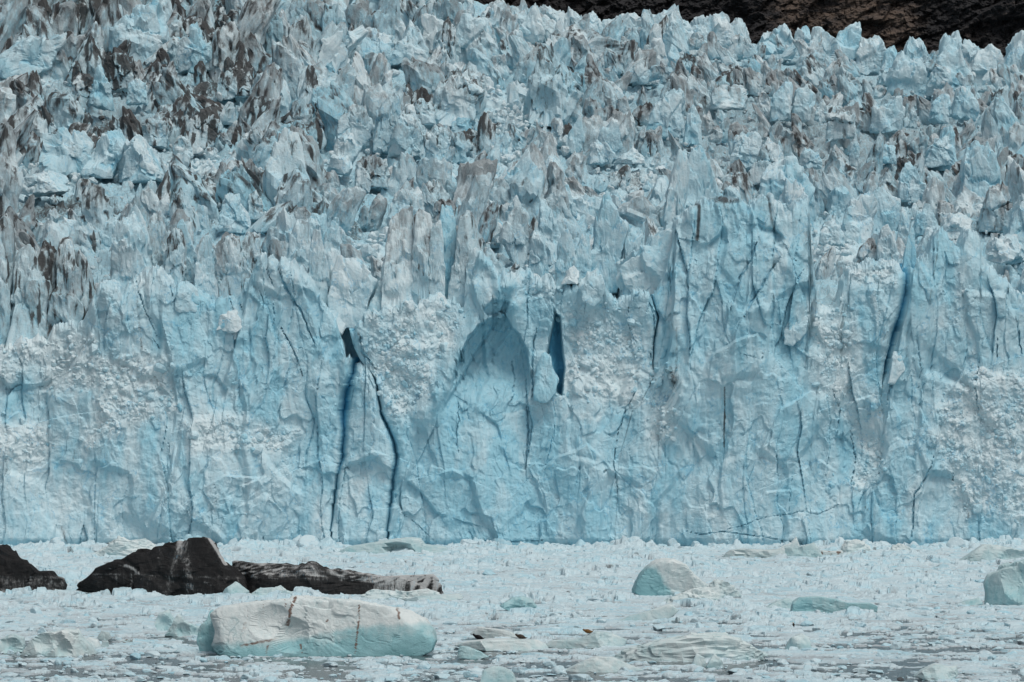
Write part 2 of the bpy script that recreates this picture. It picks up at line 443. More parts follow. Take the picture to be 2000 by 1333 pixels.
RIB = [(990,555),(952,590),(918,650),(892,700),(862,760),(828,812)]


def rubble_mask(X, Y):
    m = np.zeros(X.shape, np.float32)
    for p in RUB_POLY:
        m = np.maximum(m, poly_mask(p, X, Y, 44))
    return m


def front_depth(X, Y):
    """metres toward the viewer for photo column X and row Y, and the ice attribute (blue, grey, dirt)"""
    u, w = X / 10.0, (1070 - Y) / 10.0
    wx = 1.3 * perlin(u * .13, w * .13, 1.5) + .22 * perlin(u * .5, w * .5, 7.5)
    wz = 1.3 * perlin(u * .13, w * .13, 4.5) + .22 * perlin(u * .5, w * .5, 9.5)
    U, W = u + wx, w + wz
    rub = np.clip(rubble_mask(X + 12 * wx, Y + 12 * wz) * (0.75 + .5 * perlin(u * .25, w * .25, 3.3)), 0, 1)
    patch = sstep(.4, .7, fbm(u * .12 + 3, w * .06, 12.1, 4))          # scattered patches of shattered ice
    rub = np.maximum(rub, .32 * patch)
    smooth = 1 - rub
    D = 2.8 * perlin(u * .045, w * .03, .3) + .7 * perlin(u * .11, w * .05, 5.3) + 1.5 * facet(U / 16.0, W / 30.0, 16, 1.6, .05)
    D += 1.5 * facet(U / 9.5, W / 17.0, 1, 1.3, .07) + .9 * smooth * facet(U / 4.6 + 3 + .25 * perlin(u / 2.2, w / 3, 8), W / 8.0 + .2 * perlin(u / 2.2, w / 3, 18), 2, .8, .035)
    chipm = sstep(-.15, .35, fbm(u * .10, w * .08, 91, 3))
    D += (.12 + .30 * chipm) * facet(U / 2.2, W / 3.4, 3, 1.7, .045) * (.8 + .5 * rub)
    D += .22 * chipm * facet(U / 1.0 + 7, W / 1.4, 13, 1.8, .06)
    cw = 2.2 * perlin(u * .05, w * .05, 15.5)
    F1c, F2c, hc, _, dxc, _, _, _ = voro((U + cw) / 5.2, W / 46.0 + .15 * perlin(u * .3, 1, 1), 14)
    colm = sstep(-.35, .25, perlin(u * .07, w * .045, 95))
    seam = np.clip(1 - (F2c - F1c) / .05, 0, 1)
    D += colm * smooth * ((_rnd[2][hc] - .5) * 2.0 + 1.5 * (_rnd[3][hc] - .5) * dxc - .28 * seam)
    D += smooth * .42 * perlin(U / 2.0, W / 16.0, 2.7) * sstep(-.3, .4, perlin(u * .1, w * .1, 82)) + smooth * .14 * perlin(U / .75, W / 6.0, 8.7)
    D += .15 * fbm(U / 1.8, W / 1.6, 6.1, 4) + .10 * facet(U / .8, W / .9, 6, 1.8, .2)
    lump = facet(U / 1.25, W / 1.1, 4, 2.2, .25)
    lump2 = facet(U / .62, W / .55, 5, 2.2, .3)
    D += rub * (.22 * lump + .14 * lump2 + .8 * fbm(U / 3.6, W / 4.0, 2.2, 3))
    deep = np.zeros(X.shape, np.float32)
    for x, y, rx, ry, h in BUMPS:
        D += h * np.exp(-((X - x) / rx) ** 2 - ((Y - y) / ry) ** 2)
    Xw, Yw = X + 5 * wx, Y + 5 * wz
    for p, h, f in SCARPS:
        xs, ys = [q[0] for q in p], [q[1] for q in p]
        bx = (X > min(xs) - 4 * f) & (X < max(xs) + 4 * f) & (Y > min(ys) - 4 * f) & (Y < max(ys) + 4 * f)
        if not bx.any(): continue
        d, s = seg_dist(p, Xw[bx], Yw[bx])
        t = np.exp(-d / f) * h * sstep(-2.5, 2.5, s * d)
        # fade toward the ends of the line
        ends = np.minimum(np.hypot(Xw[bx] - p[0][0], Yw[bx] - p[0][1]), np.hypot(Xw[bx] - p[-1][0], Yw[bx] - p[-1][1]))
        D[bx] += t * sstep(0, f * .8, ends)
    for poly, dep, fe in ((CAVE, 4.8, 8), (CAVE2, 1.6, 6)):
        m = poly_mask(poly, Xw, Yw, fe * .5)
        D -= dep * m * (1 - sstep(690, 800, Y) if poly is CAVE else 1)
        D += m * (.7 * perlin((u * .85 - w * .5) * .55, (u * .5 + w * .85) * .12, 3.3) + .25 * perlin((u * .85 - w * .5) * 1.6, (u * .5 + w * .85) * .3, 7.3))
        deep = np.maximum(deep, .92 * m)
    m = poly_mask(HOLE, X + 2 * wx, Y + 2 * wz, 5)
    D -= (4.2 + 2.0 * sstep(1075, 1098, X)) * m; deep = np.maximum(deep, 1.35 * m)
    d, s = seg_dist(RIB, Xw, Yw)
    D += np.where(s > 0, 3.0 * np.exp(-d / 26), 3.0 * np.exp(-d / 9)) * sstep(560, 600, Y) * sstep(815, 760, Y) if False else 3.0 * np.exp(-(d / 22) ** 2)
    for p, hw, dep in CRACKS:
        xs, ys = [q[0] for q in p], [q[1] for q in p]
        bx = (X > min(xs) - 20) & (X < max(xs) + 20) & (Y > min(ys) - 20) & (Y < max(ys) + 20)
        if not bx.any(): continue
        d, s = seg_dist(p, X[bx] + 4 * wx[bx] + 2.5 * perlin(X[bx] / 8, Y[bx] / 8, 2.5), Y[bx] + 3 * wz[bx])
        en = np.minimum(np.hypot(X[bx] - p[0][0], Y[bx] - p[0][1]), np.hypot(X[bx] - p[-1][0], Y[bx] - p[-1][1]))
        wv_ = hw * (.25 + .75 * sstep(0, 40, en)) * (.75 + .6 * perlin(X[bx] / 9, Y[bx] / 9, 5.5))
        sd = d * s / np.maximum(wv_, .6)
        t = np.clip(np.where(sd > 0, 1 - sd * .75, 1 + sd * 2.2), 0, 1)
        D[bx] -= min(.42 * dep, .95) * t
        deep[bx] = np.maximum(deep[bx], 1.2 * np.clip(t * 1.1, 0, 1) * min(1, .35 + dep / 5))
    # foot: worn back a little at the tide line
    D -= 1.0 * sstep(1050, 1068, Y)
    blue = .63 - .22 * sstep(420, 150, X) + .16 * np.exp(-((X - 1000) / 260) ** 2) + .10 * np.exp(-((X - 1520) / 160) ** 2 - ((Y - 560) / 200) ** 2)
    blue = blue + .22 * perlin(u * .08, w * .06, 21.3) - .62 * rub + .35 * sstep(.1, .5, fbm(u * .16, w * .05, 31.7, 4)) * smooth
    blue += .30 * facet(U / 4.2 + 3, W / 7.0, 2, 0, .06) + .25 * facet(U / 8.5, W / 13.0, 1, 0, .06) + .2 * facet(U / 1.9, W / 3.0, 3, 0, .1)
    blue = blue + .3 * seam * colm * smooth + .3 * sstep(1050, 1066, Y)
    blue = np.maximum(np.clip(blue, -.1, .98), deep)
    vein = .55 * sstep(.62, .8, 1 - np.abs(perlin(u * .22 + wx * .4, w * .09, 44.1)) * 3.2) * sstep(.0, .35, perlin(u * .06, w * .06, 51))
    grey = .03 + .12 * rub * sstep(0, .5, perlin(u * .3, w * .3, 61)) + .35 * sstep(620, 430, Y) * (.4 + perlin(u * .2, w * .08, 63.0)) + .3 * vein
    dirt = gmap(DIRT, X, Y) * .8 + .42 * rub * sstep(.25, .55, fbm(u * .22, w * .3, 71, 3)) * sstep(.0, .4, perlin(u * .05, w * .05, 75))
    for x0, y0, x1, y1, hw, a in ((1366,400,1362,470,5,.8),(1500,385,1512,450,4,.6),(1320,640,1322,760,5,.5),(545,640,545,760,4,.45),(1310,720,1320,760,8,.6),
                                  (145,880,130,940,5,.4),(120,1030,128,1062,7,.5),(15,890,14,930,7,.4),(1415,757,1414,872,2.5,.75),(700,650,735,720,6,.45),
                                  (1690,990,1698,1000,5,.5),(1835,470,1815,590,4,.45),(1885,990,1890,1010,8,.45),(1880,1000,1886,1015,6,.4),(268,580,276,690,4,.5)):
        d, s = seg_dist([(x0, y0), (x1, y1)], X + 3 * wx, Y + 3 * wz)
        dirt = np.maximum(dirt, a * np.exp(-(d / hw) ** 2))
    return D, np.stack([blue, grey, np.clip(dirt, 0, 1)], -1), rub


TOP_L = [(-160,695),(0,680),(50,662),(90,658),(115,630),(135,628),(150,632),(172,610),(180,585),(192,562),(205,548),(225,553),(240,578),(246,560),(262,545),(285,535),
         (300,528),(312,530),(325,545),(338,566),(352,552),(366,553),(375,566),(400,590),(430,585),(462,590),(475,560),(490,545),(503,507),(520,503),(534,514),
         (540,520),(548,505),(562,512),(572,508),(590,530),(606,550),(620,572),(628,592),(642,608),(655,630),(664,655),(676,690),(720,700)]
TOP_P = [(640,724),(688,716),(698,704),(708,700),(720,704),(732,724),(790,760)]
TOP_C = [(650,650),(690,640),(700,622),(722,608),(750,600),(770,598),(785,588),(800,590),(815,600),(832,584),(848,574),(862,573),(870,588),(890,590),(905,598),(916,570),
         (928,520),(935,494),(942,490),(952,502),(965,520),(978,545),(988,538),(1000,530),(1015,535),(1030,526),(1050,545),(1080,550),(1100,563),(1132,548),(1160,535),
         (1178,545),(1184,572),(1200,588),(1216,578),(1242,570),(1270,570),(1320,590)]
TOP_M = [(1180,610),(1262,590),(1288,560),(1300,522),(1312,480),(1320,440),(1340,420),(1360,402),(1376,392),(1395,394),(1420,390),(1450,394),(1462,410),(1476,396),(1496,382),
         (1512,386),(1530,402),(1536,418),(1560,396),(1578,384),(1582,420),(1584,470),(1592,540),(1598,594),(1612,603),(1626,602),(1640,586),(1648,545),(1660,530),(1682,522),
         (1702,515),(1736,511),(1757,519),(1766,530),(1820,600)]
TOP_R = [(1700,620),(1765,565),(1778,525),(1795,510),(1815,492),(1822,465),(1835,442),(1848,455),(1862,475),(1876,492),(1884,468),(1892,453),(1906,448),(1914,470),(1918,500),
         (1930,520),(1945,530),(1970,560),(2000,580),(2160,592)]
SEAM_A = [(430,696),(600,690),(690,685),(700,686),(730,680),(760,668),(800,660),(840,664),(900,660),(950,652),(1000,648),(1060,643),(1090,642)]
SEAM_A2 = [(690,701),(720,697),(740,692),(760,688),(800,684),(850,678),(890,675),(930,662),(980,656),(1020,651),(1060,647),(1090,646)]
SEAM_B = [(690,714),(720,722),(745,731),(770,735),(810,742),(840,755),(865,765),(890,768),(940,762),(1000,757),(1060,752),(1090,750)]
SEAM_B2 = [(600,672),(640,681),(680,692),(700,702),(720,717),(740,735),(800,745),(830,760),(870,776),(890,778),(950,771),(1000,764),(1060,758),(1090,757)]
SEAM_C = [(540,1268),(570,1270),(620,1282),(680,1275),(740,1275),(790,1250),(802,1236),(850,1222),(900,1207),(960,1206),(1020,1203),(1062,1200),(1090,1199)]
SEAM_C2 = [(y, x + (4 if y < 700 else 1.0 if y < 900 else .5)) for y, x in SEAM_C]
SEAM_D = [(500,1764),(560,1765),(600,1756),(640,1742),(690,1732),(735,1724),(760,1722),(800,1721),(900,1713),(1000,1709),(1090,1705)]
SEAM_D2 = [(500,1781),(530,1778),(560,1776),(590,1776),(620,1766),(660,1752),(700,1740),(735,1729),(760,1722.5),(800,1721.4),(900,1713.4),(1000,1709.4),(1090,1705.4)]
LEFT_END = [(500, -140), (1090, -140)]; RIGHT_END = [(400, 2140), (1090, 2140)]

all_pts = []          # (points, owner) for the visibility count further down


def front_section(label, top, lb, rb, sl, sr, wall_l=None, wall_r=None):
    top, lb, rb = (np.array(q, float) for q in (top, lb, rb))
    xl0, xr0 = lb[:, 1].min(), rb[:, 1].max()
    nc = int((xr0 - xl0) / 2.1) + 2; nr = 300
    s, t = np.linspace(0, 1, nc)[None, :], np.linspace(0, 1, nr)[:, None]
    bl = lambda y: np.interp(y, lb[:, 0], lb[:, 1])
    br = lambda y: np.interp(y, rb[:, 0], rb[:, 1])
    jag = lambda x: np.interp(x, top[:, 0], top[:, 1]) + 7 * perlin(x / 11.0, 3.1, .5) + 9 * facet(x / 9.0, 0 * x + .3, 27, 2.0, .08) + 3 * perlin(x / 3.5, 8.1, .5)
    px = xl0 + (xr0 - xl0) * s + 0 * t
    for _ in range(6):
        py = 1088 + (jag(px) - 1088) * t
        px = bl(py) + (br(py) - bl(py)) * s
    # ragged section edges
    edge = 2.4 * facet(py / 26.0, 0 * py + .4, 28, 2.0, .1) + .5 * perlin(py / 4.0, 5.7, 2.2)
    px = px + edge * (np.exp(-s * nc / 8) + np.exp(-(1 - s) * nc / 8))
    D, A, rub = front_depth(px.astype(np.float32), py.astype(np.float32))
    # rounded shoulders at the crest and toward the crevasses
    wpx = (br(py) - bl(py))
    e1, e2 = np.clip(s * wpx / 14.0, 0, 1), np.clip((1 - s) * wpx / 14.0, 0, 1)
    D = D - sl(py) * (1 - np.sqrt(1 - (1 - e1) ** 2)) - sr(py) * (1 - np.sqrt(1 - (1 - e2) ** 2))
    et = np.clip((py - jag(px)) / 16.0, 0, 1)
    D = D - 1.6 * (1 - np.sqrt(1 - (1 - et) ** 2))
    base = P(px, py, 1000.0)
    Y = 1000.0 + .10 * base[..., 2] - D
    V = P(px, py, Y)
    # crest goes back over the top, sides go back into the crevasses
    nt_, ns_ = 16, 12
    back = []
    for k in range(1, nt_ + 1):
        r = V[-1].copy(); yy = r[:, 1] + k * 1.0
        r[:, 1] = yy; r[:, 2] += .06 * k + .9 * perlin(r[:, 0] / 2.0, yy / 2.0, 1.1) + .5 * facet(r[:, 0] / 1.3, yy / 1.3, 7) - .15
        back.append(r)
    V = np.concatenate([V, np.stack(back)], 0)
    Atop = np.repeat(A[-1:], nt_, 0).copy(); Atop[..., 0] = Atop[..., 0] * .75
    A = np.concatenate([A, Atop], 0)
    rows = HORIZ - FPX * (V[:, 0, 2] - HCAM) / V[:, 0, 1]
    def vee(other, edge):
        if other is None: return .04
        o = np.array(other, float)
        g = np.interp(rows, o[:, 0], o[:, 1]) - np.interp(rows, edge[:, 0], edge[:, 1])
        return np.sign(g) * np.clip(np.abs(g) * .05 / (.9 + .09 * np.abs(g)), .07, .4)
    wall_l, wall_r = vee(wall_l, lb), vee(wall_r, rb)
    def side(col, acol, sgn, slope):
        vs, as_ = [], []
        for k in range(1, ns_ + 1):
            q = col.copy(); q[:, 1] += k * 1.1
            q[:, 0] += slope * k + .12 * min(1, k / 2)  * perlin(q[:, 1] / 2.5, q[:, 2] / 4.0, 3.3 + sgn)
            a = acol.copy(); a[:, 0] = np.maximum(a[:, 0], min(1.5, .95 + .18 * k))
            vs.append(q); as_.append(a)
        return np.stack(vs, 1), np.stack(as_, 1)
    Ls, La = side(V[:, 0], A[:, 0], 1, wall_l); Rs, Ra = side(V[:, -1], A[:, -1], -1, wall_r)
    V = np.concatenate([Ls[:, ::-1], V, Rs], 1); A = np.concatenate([La[:, ::-1], A, Ra], 1)
    nr2, nc2 = V.shape[:2]
    loc = np.array([V[0, :, 0].mean(), 1000.0, 0.0])
    pts = V.reshape(-1, 3)
    all_pts.append((pts, -1))
    me = make_mesh("ice_cliff", pts - loc, grid_faces(nr2, nc2), A.reshape(-1, 3), [ICE], False)
    link("ice_cliff", me, loc, label, "glacier front", "sections of the glacier front")


front_section("whitish blue ice cliff section at left, behind the dark bergs, topped by leaning fins", TOP_L, LEFT_END, SEAM_A, lambda y: 0 * y, lambda y: 1.2 * sstep(1060, 960, y), None, SEAM_A2)
front_section("narrow free-standing ice pillar between two deep blue crevasses", TOP_P, SEAM_A2, SEAM_B, lambda y: .2 + sstep(1060, 960, y), lambda y: 1.2 + 0 * y, SEAM_A, SEAM_B2)
front_section("blue ice cliff section with the arched hollow and the dark upright slit", TOP_C, SEAM_B2, SEAM_C, lambda y: 1.2 + 0 * y, lambda y: .9 * sstep(800, 700, y), SEAM_B, SEAM_C2)
front_section("tallest smooth blue ice cliff section, with a brown dirt ledge near its top", TOP_M, SEAM_C2, SEAM_D, lambda y: .9 * sstep(800, 700, y), lambda y: 1.2 * sstep(760, 730, y), SEAM_C, SEAM_D2)
front_section("rightmost ice cliff section, right of the long dark slanting crevasse, shattered ice below", TOP_R, SEAM_D2, RIGHT_END, lambda y: 1.2 * sstep(760, 730, y), lambda y: 0 * y, SEAM_D, None)

# ------------------------------------------------------------------ glacier body behind the front, rising to the rock
nc, nr = 900, 520
PXg = np.linspace(-260, 2260, nc)[None, :]
Tg = np.linspace(0, 1.12, nr)[:, None]
rowg = PYF + (sky_row(PXg) - PYF) * Tg + (30 + 16 * sstep(840, 960, PXg)) * Tg ** 3
Yg = YF + (YB - YF) * Tg ** 1.1 + 0 * PXg
Vg = P(PXg, rowg, Yg)
x_, y_ = Vg[..., 0], Vg[..., 1]
rubg = gmap(RUBBLE, PXg, rowg)
hill = 2.2 * perlin(x_ / 22, y_ / 26, 2.5) + 2.4 * facet(x_ / 9 + perlin(x_ / 6, y_ / 6, 1), y_ / 9, 8, 1.8, .12) * (1 - .7 * rubg) \
    + 1.5 * facet(x_ / 2.4, y_ / 2.0, 9, 2.2, .12) + .35 * facet(x_ / .9, y_ / 1.0, 10, 2, .25)
Vg[..., 2] += (hill * (1 - .5 * sstep(.7, .95, Tg)) - 1.5 - 1.5 * sstep(.7, .95, Tg)) * sstep(0, .04, Tg)
wallv = [Vg[0] - np.array([0, 0, d]) + np.stack([0 * PXg[0], 1.2 * perlin(x_[0] / 3, d / 5.0, 2), 0 * PXg[0]], -1) for d in np.linspace(1, 50, 50)[::-1]]
Vg = np.concatenate([np.stack(wallv), Vg], 0)
Ag = np.zeros(Vg.shape, np.float32)
Ag[:50, :, 0] = .95
Ag[50:, :, 0] = .75 - .8 * rubg + .2 * perlin(x_ / 12, y_ / 12, 4)  # blue ice floor, darkened in colour to deepen the shade between seracs
Ag[50:, :, 1] = film(PXg, rowg) * (1 - .8 * rubg)
Ag[50:, :, 2] = gmap(DIRT, PXg, rowg) * .9
body_pts = Vg.reshape(-1, 3)
all_pts.append((body_pts, -1))
link("glacier", make_mesh("glacier", body_pts, grid_faces(*Vg.shape[:2]), Ag.reshape(-1, 3), [ICE], False), kind="structure")

# ------------------------------------------------------------------ rock wall behind
nc, nr = 1000, 330
PXr = np.linspace(500, 2400, nc)[None, :]; Tr = np.linspace(0, 1, nr)[:, None]
Xr = (PXr - 1000) * 1420 / FPX + 0 * Tr
Zr = 95 + 70 * Tr + 0 * Xr
q = Xr * .9 + Zr * .45
Yr = 1408 + 30 * Tr + 5 * perlin(Xr / 26, Zr / 30, 1) - 5 * facet((Xr * .45 - Zr * .9) / 5.5 + perlin(Xr / 9, Zr / 9, 3), q / 16, 12, 1.7, .1) \
    - 2.2 * facet((Xr * .45 - Zr * .9) / 2.0, q / 5.0, 13, 1.7, .12) - 1.2 * facet(Xr / 1.5, Zr / 1.3, 14, 2, .08) - .5 * facet(Xr / .6, Zr / .5, 15, 2, .1)
kr = .15 + .55 * sstep(1430, 1560, PXr - 60 * perlin(Zr / 12, 1, 1)) * (.75 + .5 * perlin(q / 14, 2, (Xr * .45 - Zr * .9) / 5)) \
    - .35 * sstep(1780, 1830, PXr + 40 * perlin(Zr / 6, 3, 1))
Ar = np.stack([kr + 0 * Xr, 0 * Xr, 0 * Xr], -1)
rp = np.stack([Xr, Yr, Zr], -1).reshape(-1, 3)
link("rock_face", make_mesh("rock_face", rp, grid_faces(nr, nc), Ar.reshape(-1, 3), [ROCK], False), kind="structure")

# ------------------------------------------------------------------ shared builder: blocks of ice cut by fracture planes
def blocks(sub, ext, N, Dp, outline=None, bites=None, p=48.0):
    """K blocks at once. ext (K,3) sampling extents, N (K,P,3) plane normals, Dp (K,P) plane distances, outline (K,V) radius in the x-z plane"""
    sv, sf = ico(sub)
    Q = sv[None] * ext[:, None, :]
    dirs = Q / np.linalg.norm(Q, axis=2, keepdims=True)
    dot = np.einsum('kvd,kpd->kvp', dirs, N)
    inv = np.where(dot > 1e-3, dot, 0) / np.maximum(Dp[:, None, :], 1e-3)     # 1 / ray length to each plane
    if outline is not None:
        s = np.hypot(dirs[..., 0], dirs[..., 2])
        th = np.arctan2(dirs[..., 2], dirs[..., 0])
        R = np.stack([np.interp(th[k], outline[k][0], outline[k][1], period=2 * np.pi) for k in range(len(th))])
        inv = np.concatenate([inv, (s / R)[..., None]], 2)
    if outline is None:
        inv = np.concatenate([inv, .84 * np.linalg.norm(dirs / ext[:, None, :], axis=2)[..., None]], 2)
    mx = inv.max(2, keepdims=True)
    invr = mx[..., 0] * ((inv / mx) ** p).sum(2) ** (1 / p)
    r = 1 / np.maximum(invr, 1e-4)
    if bites is not None:
        C, Rb = bites                                                     # (K,B,3), (K,B)
        b = np.einsum('kvd,kbd->kvb', dirs, C)
        disc = b * b - ((C ** 2).sum(2) - Rb ** 2)[:, None, :]
        t = b - np.sqrt(np.maximum(disc, 0))
        t = np.where((disc > 0) & (t > 0.05), t, 1e9).min(2)
        r = np.minimum(r, t)
    return dirs * r[..., None], dirs, sf


def radial(poly, cx, cy, k):
    """outline radius over 360 directions around (cx, cy), scaled by k metres per pixel"""
    th = np.linspace(-np.pi, np.pi, 361)[:-1]
    dx, dy = np.cos(th), -np.sin(th)
    R = np.full(360, 1e-3)
    pts = np.array(poly, float)
    for (x0, y0), (x1, y1) in zip(pts, np.roll(pts, -1, 0)):
        ex, ey = x1 - x0, y1 - y0
        den = dx * ey - dy * ex
        den = np.where(np.abs(den) < 1e-9, 1e-9, den)
        t = ((x0 - cx) * ey - (y0 - cy) * ex) / den
        u = ((x0 - cx) * dy - (y0 - cy) * dx) / den
        R = np.where((u >= -1e-6) & (u <= 1 + 1e-6) & (t > R), t, R)
    return th, R * k


def centroid(poly):
    p = np.array(poly, float); q = np.roll(p, -1, 0)
    c = p[:, 0] * q[:, 1] - q[:, 0] * p[:, 1]
    A = c.sum() / 2
    return ((p[:, 0] + q[:, 0]) * c).sum() / (6 * A), ((p[:, 1] + q[:, 1]) * c).sum() / (6 * A)


def sph(az, el):
    return np.stack([np.cos(az) * np.cos(el), np.sin(az) * np.cos(el), np.sin(el)], -1)


def cells(x, z, seed, tilt=1.7, k=.08):
    """chipped facets plus the tone of each cell and the cleft along its border"""
    F1, F2, h1, h2, dx1, dz1, dx2, dz2 = voro(x, z, seed)
    v1 = (_rnd[2][h1] - .5) + tilt * ((_rnd[3][h1] - .5) * dx1 + (_rnd[4][h1] - .5) * dz1)
    v2 = (_rnd[2][h2] - .5) + tilt * ((_rnd[3][h2] - .5) * dx2 + (_rnd[4][h2] - .5) * dz2)
    w = .5 * (1 - np.clip((F2 - F1) / k, 0, 1))
    cleft = (1 - np.clip((F2 - F1) / .07, 0, 1)) * (_rnd[5][(h1 ^ h2) & 255] > .45)
    return v1 * (1 - w) + v2 * w, _rnd[6][h1], cleft


def roughen(V, dirs, off, size, flute=1.0, rough=1.0, fine=1.0, chip=1.0):
    """weather a set of blocks: V, dirs (K,n,3); off (K,3); size (K,). Returns points, facet tone, cleft"""
    s = size[:, None]
    p = V / s[..., None] + off[:, None, :]
    q = V + off[:, None, :]
    d = .10 * s * rough * fbm(p[..., 0] * 1.2, p[..., 1] * 1.2, p[..., 2] * .8, 2)
    hz = np.clip(1 - np.abs(dirs[..., 2]) * .8, 0, 1)
    d += .07 * s * flute * hz * perlin(p[..., 0] * 4.2, p[..., 1] * 4.2, p[..., 2] * .7)
    d += .04 * s * flute * hz * perlin(p[..., 0] * 10, p[..., 1] * 10, p[..., 2] * 1.4)
    wz = .22 * s * perlin(p[..., 0] * 1.7, p[..., 1] * 1.7, p[..., 2] * 1.7)
    a1 = q[..., 0] * .8 + q[..., 1] * .6 + wz
    a2 = q[..., 0] * .5 - q[..., 1] * .8 - wz
    zz = q[..., 2] + .5 * wz + .25 * a1
    f1, t1, c1 = cells(a1 / (.85 * s), zz / (1.5 * s), 21)
    f2, t2, c2 = cells(a1 / (.38 * s) + 4, zz / (.62 * s), 22)
    f3, t3, c3 = cells(a2 / (.6 * s) + 9, zz / (1.1 * s), 25)
    d += s * chip * (.30 * f1 + .06 * f2 + .13 * f3 - .14 * c1 - .03 * c2)
    d += .10 * fine * facet(a1 / .7, zz / .8, 23, 2.0, .12) + .05 * fine * perlin(q[..., 0] / .35, q[..., 1] / .35, q[..., 2] / .35)
    top = sstep(.1, .7, dirs[..., 2])
    V = V.copy()
    V[..., 2] += top * s * chip * (.24 * facet(a1 / (.34 * s), a2 / (.45 * s), 24, 2.0, .08) + .08 * perlin(p[..., 0] * 7, p[..., 1] * 7, 2.2))
    return V + dirs * d[..., None], .6 * t1 + .25 * t2 + .15 * t3 - .5, np.maximum(c1, .6 * c2)


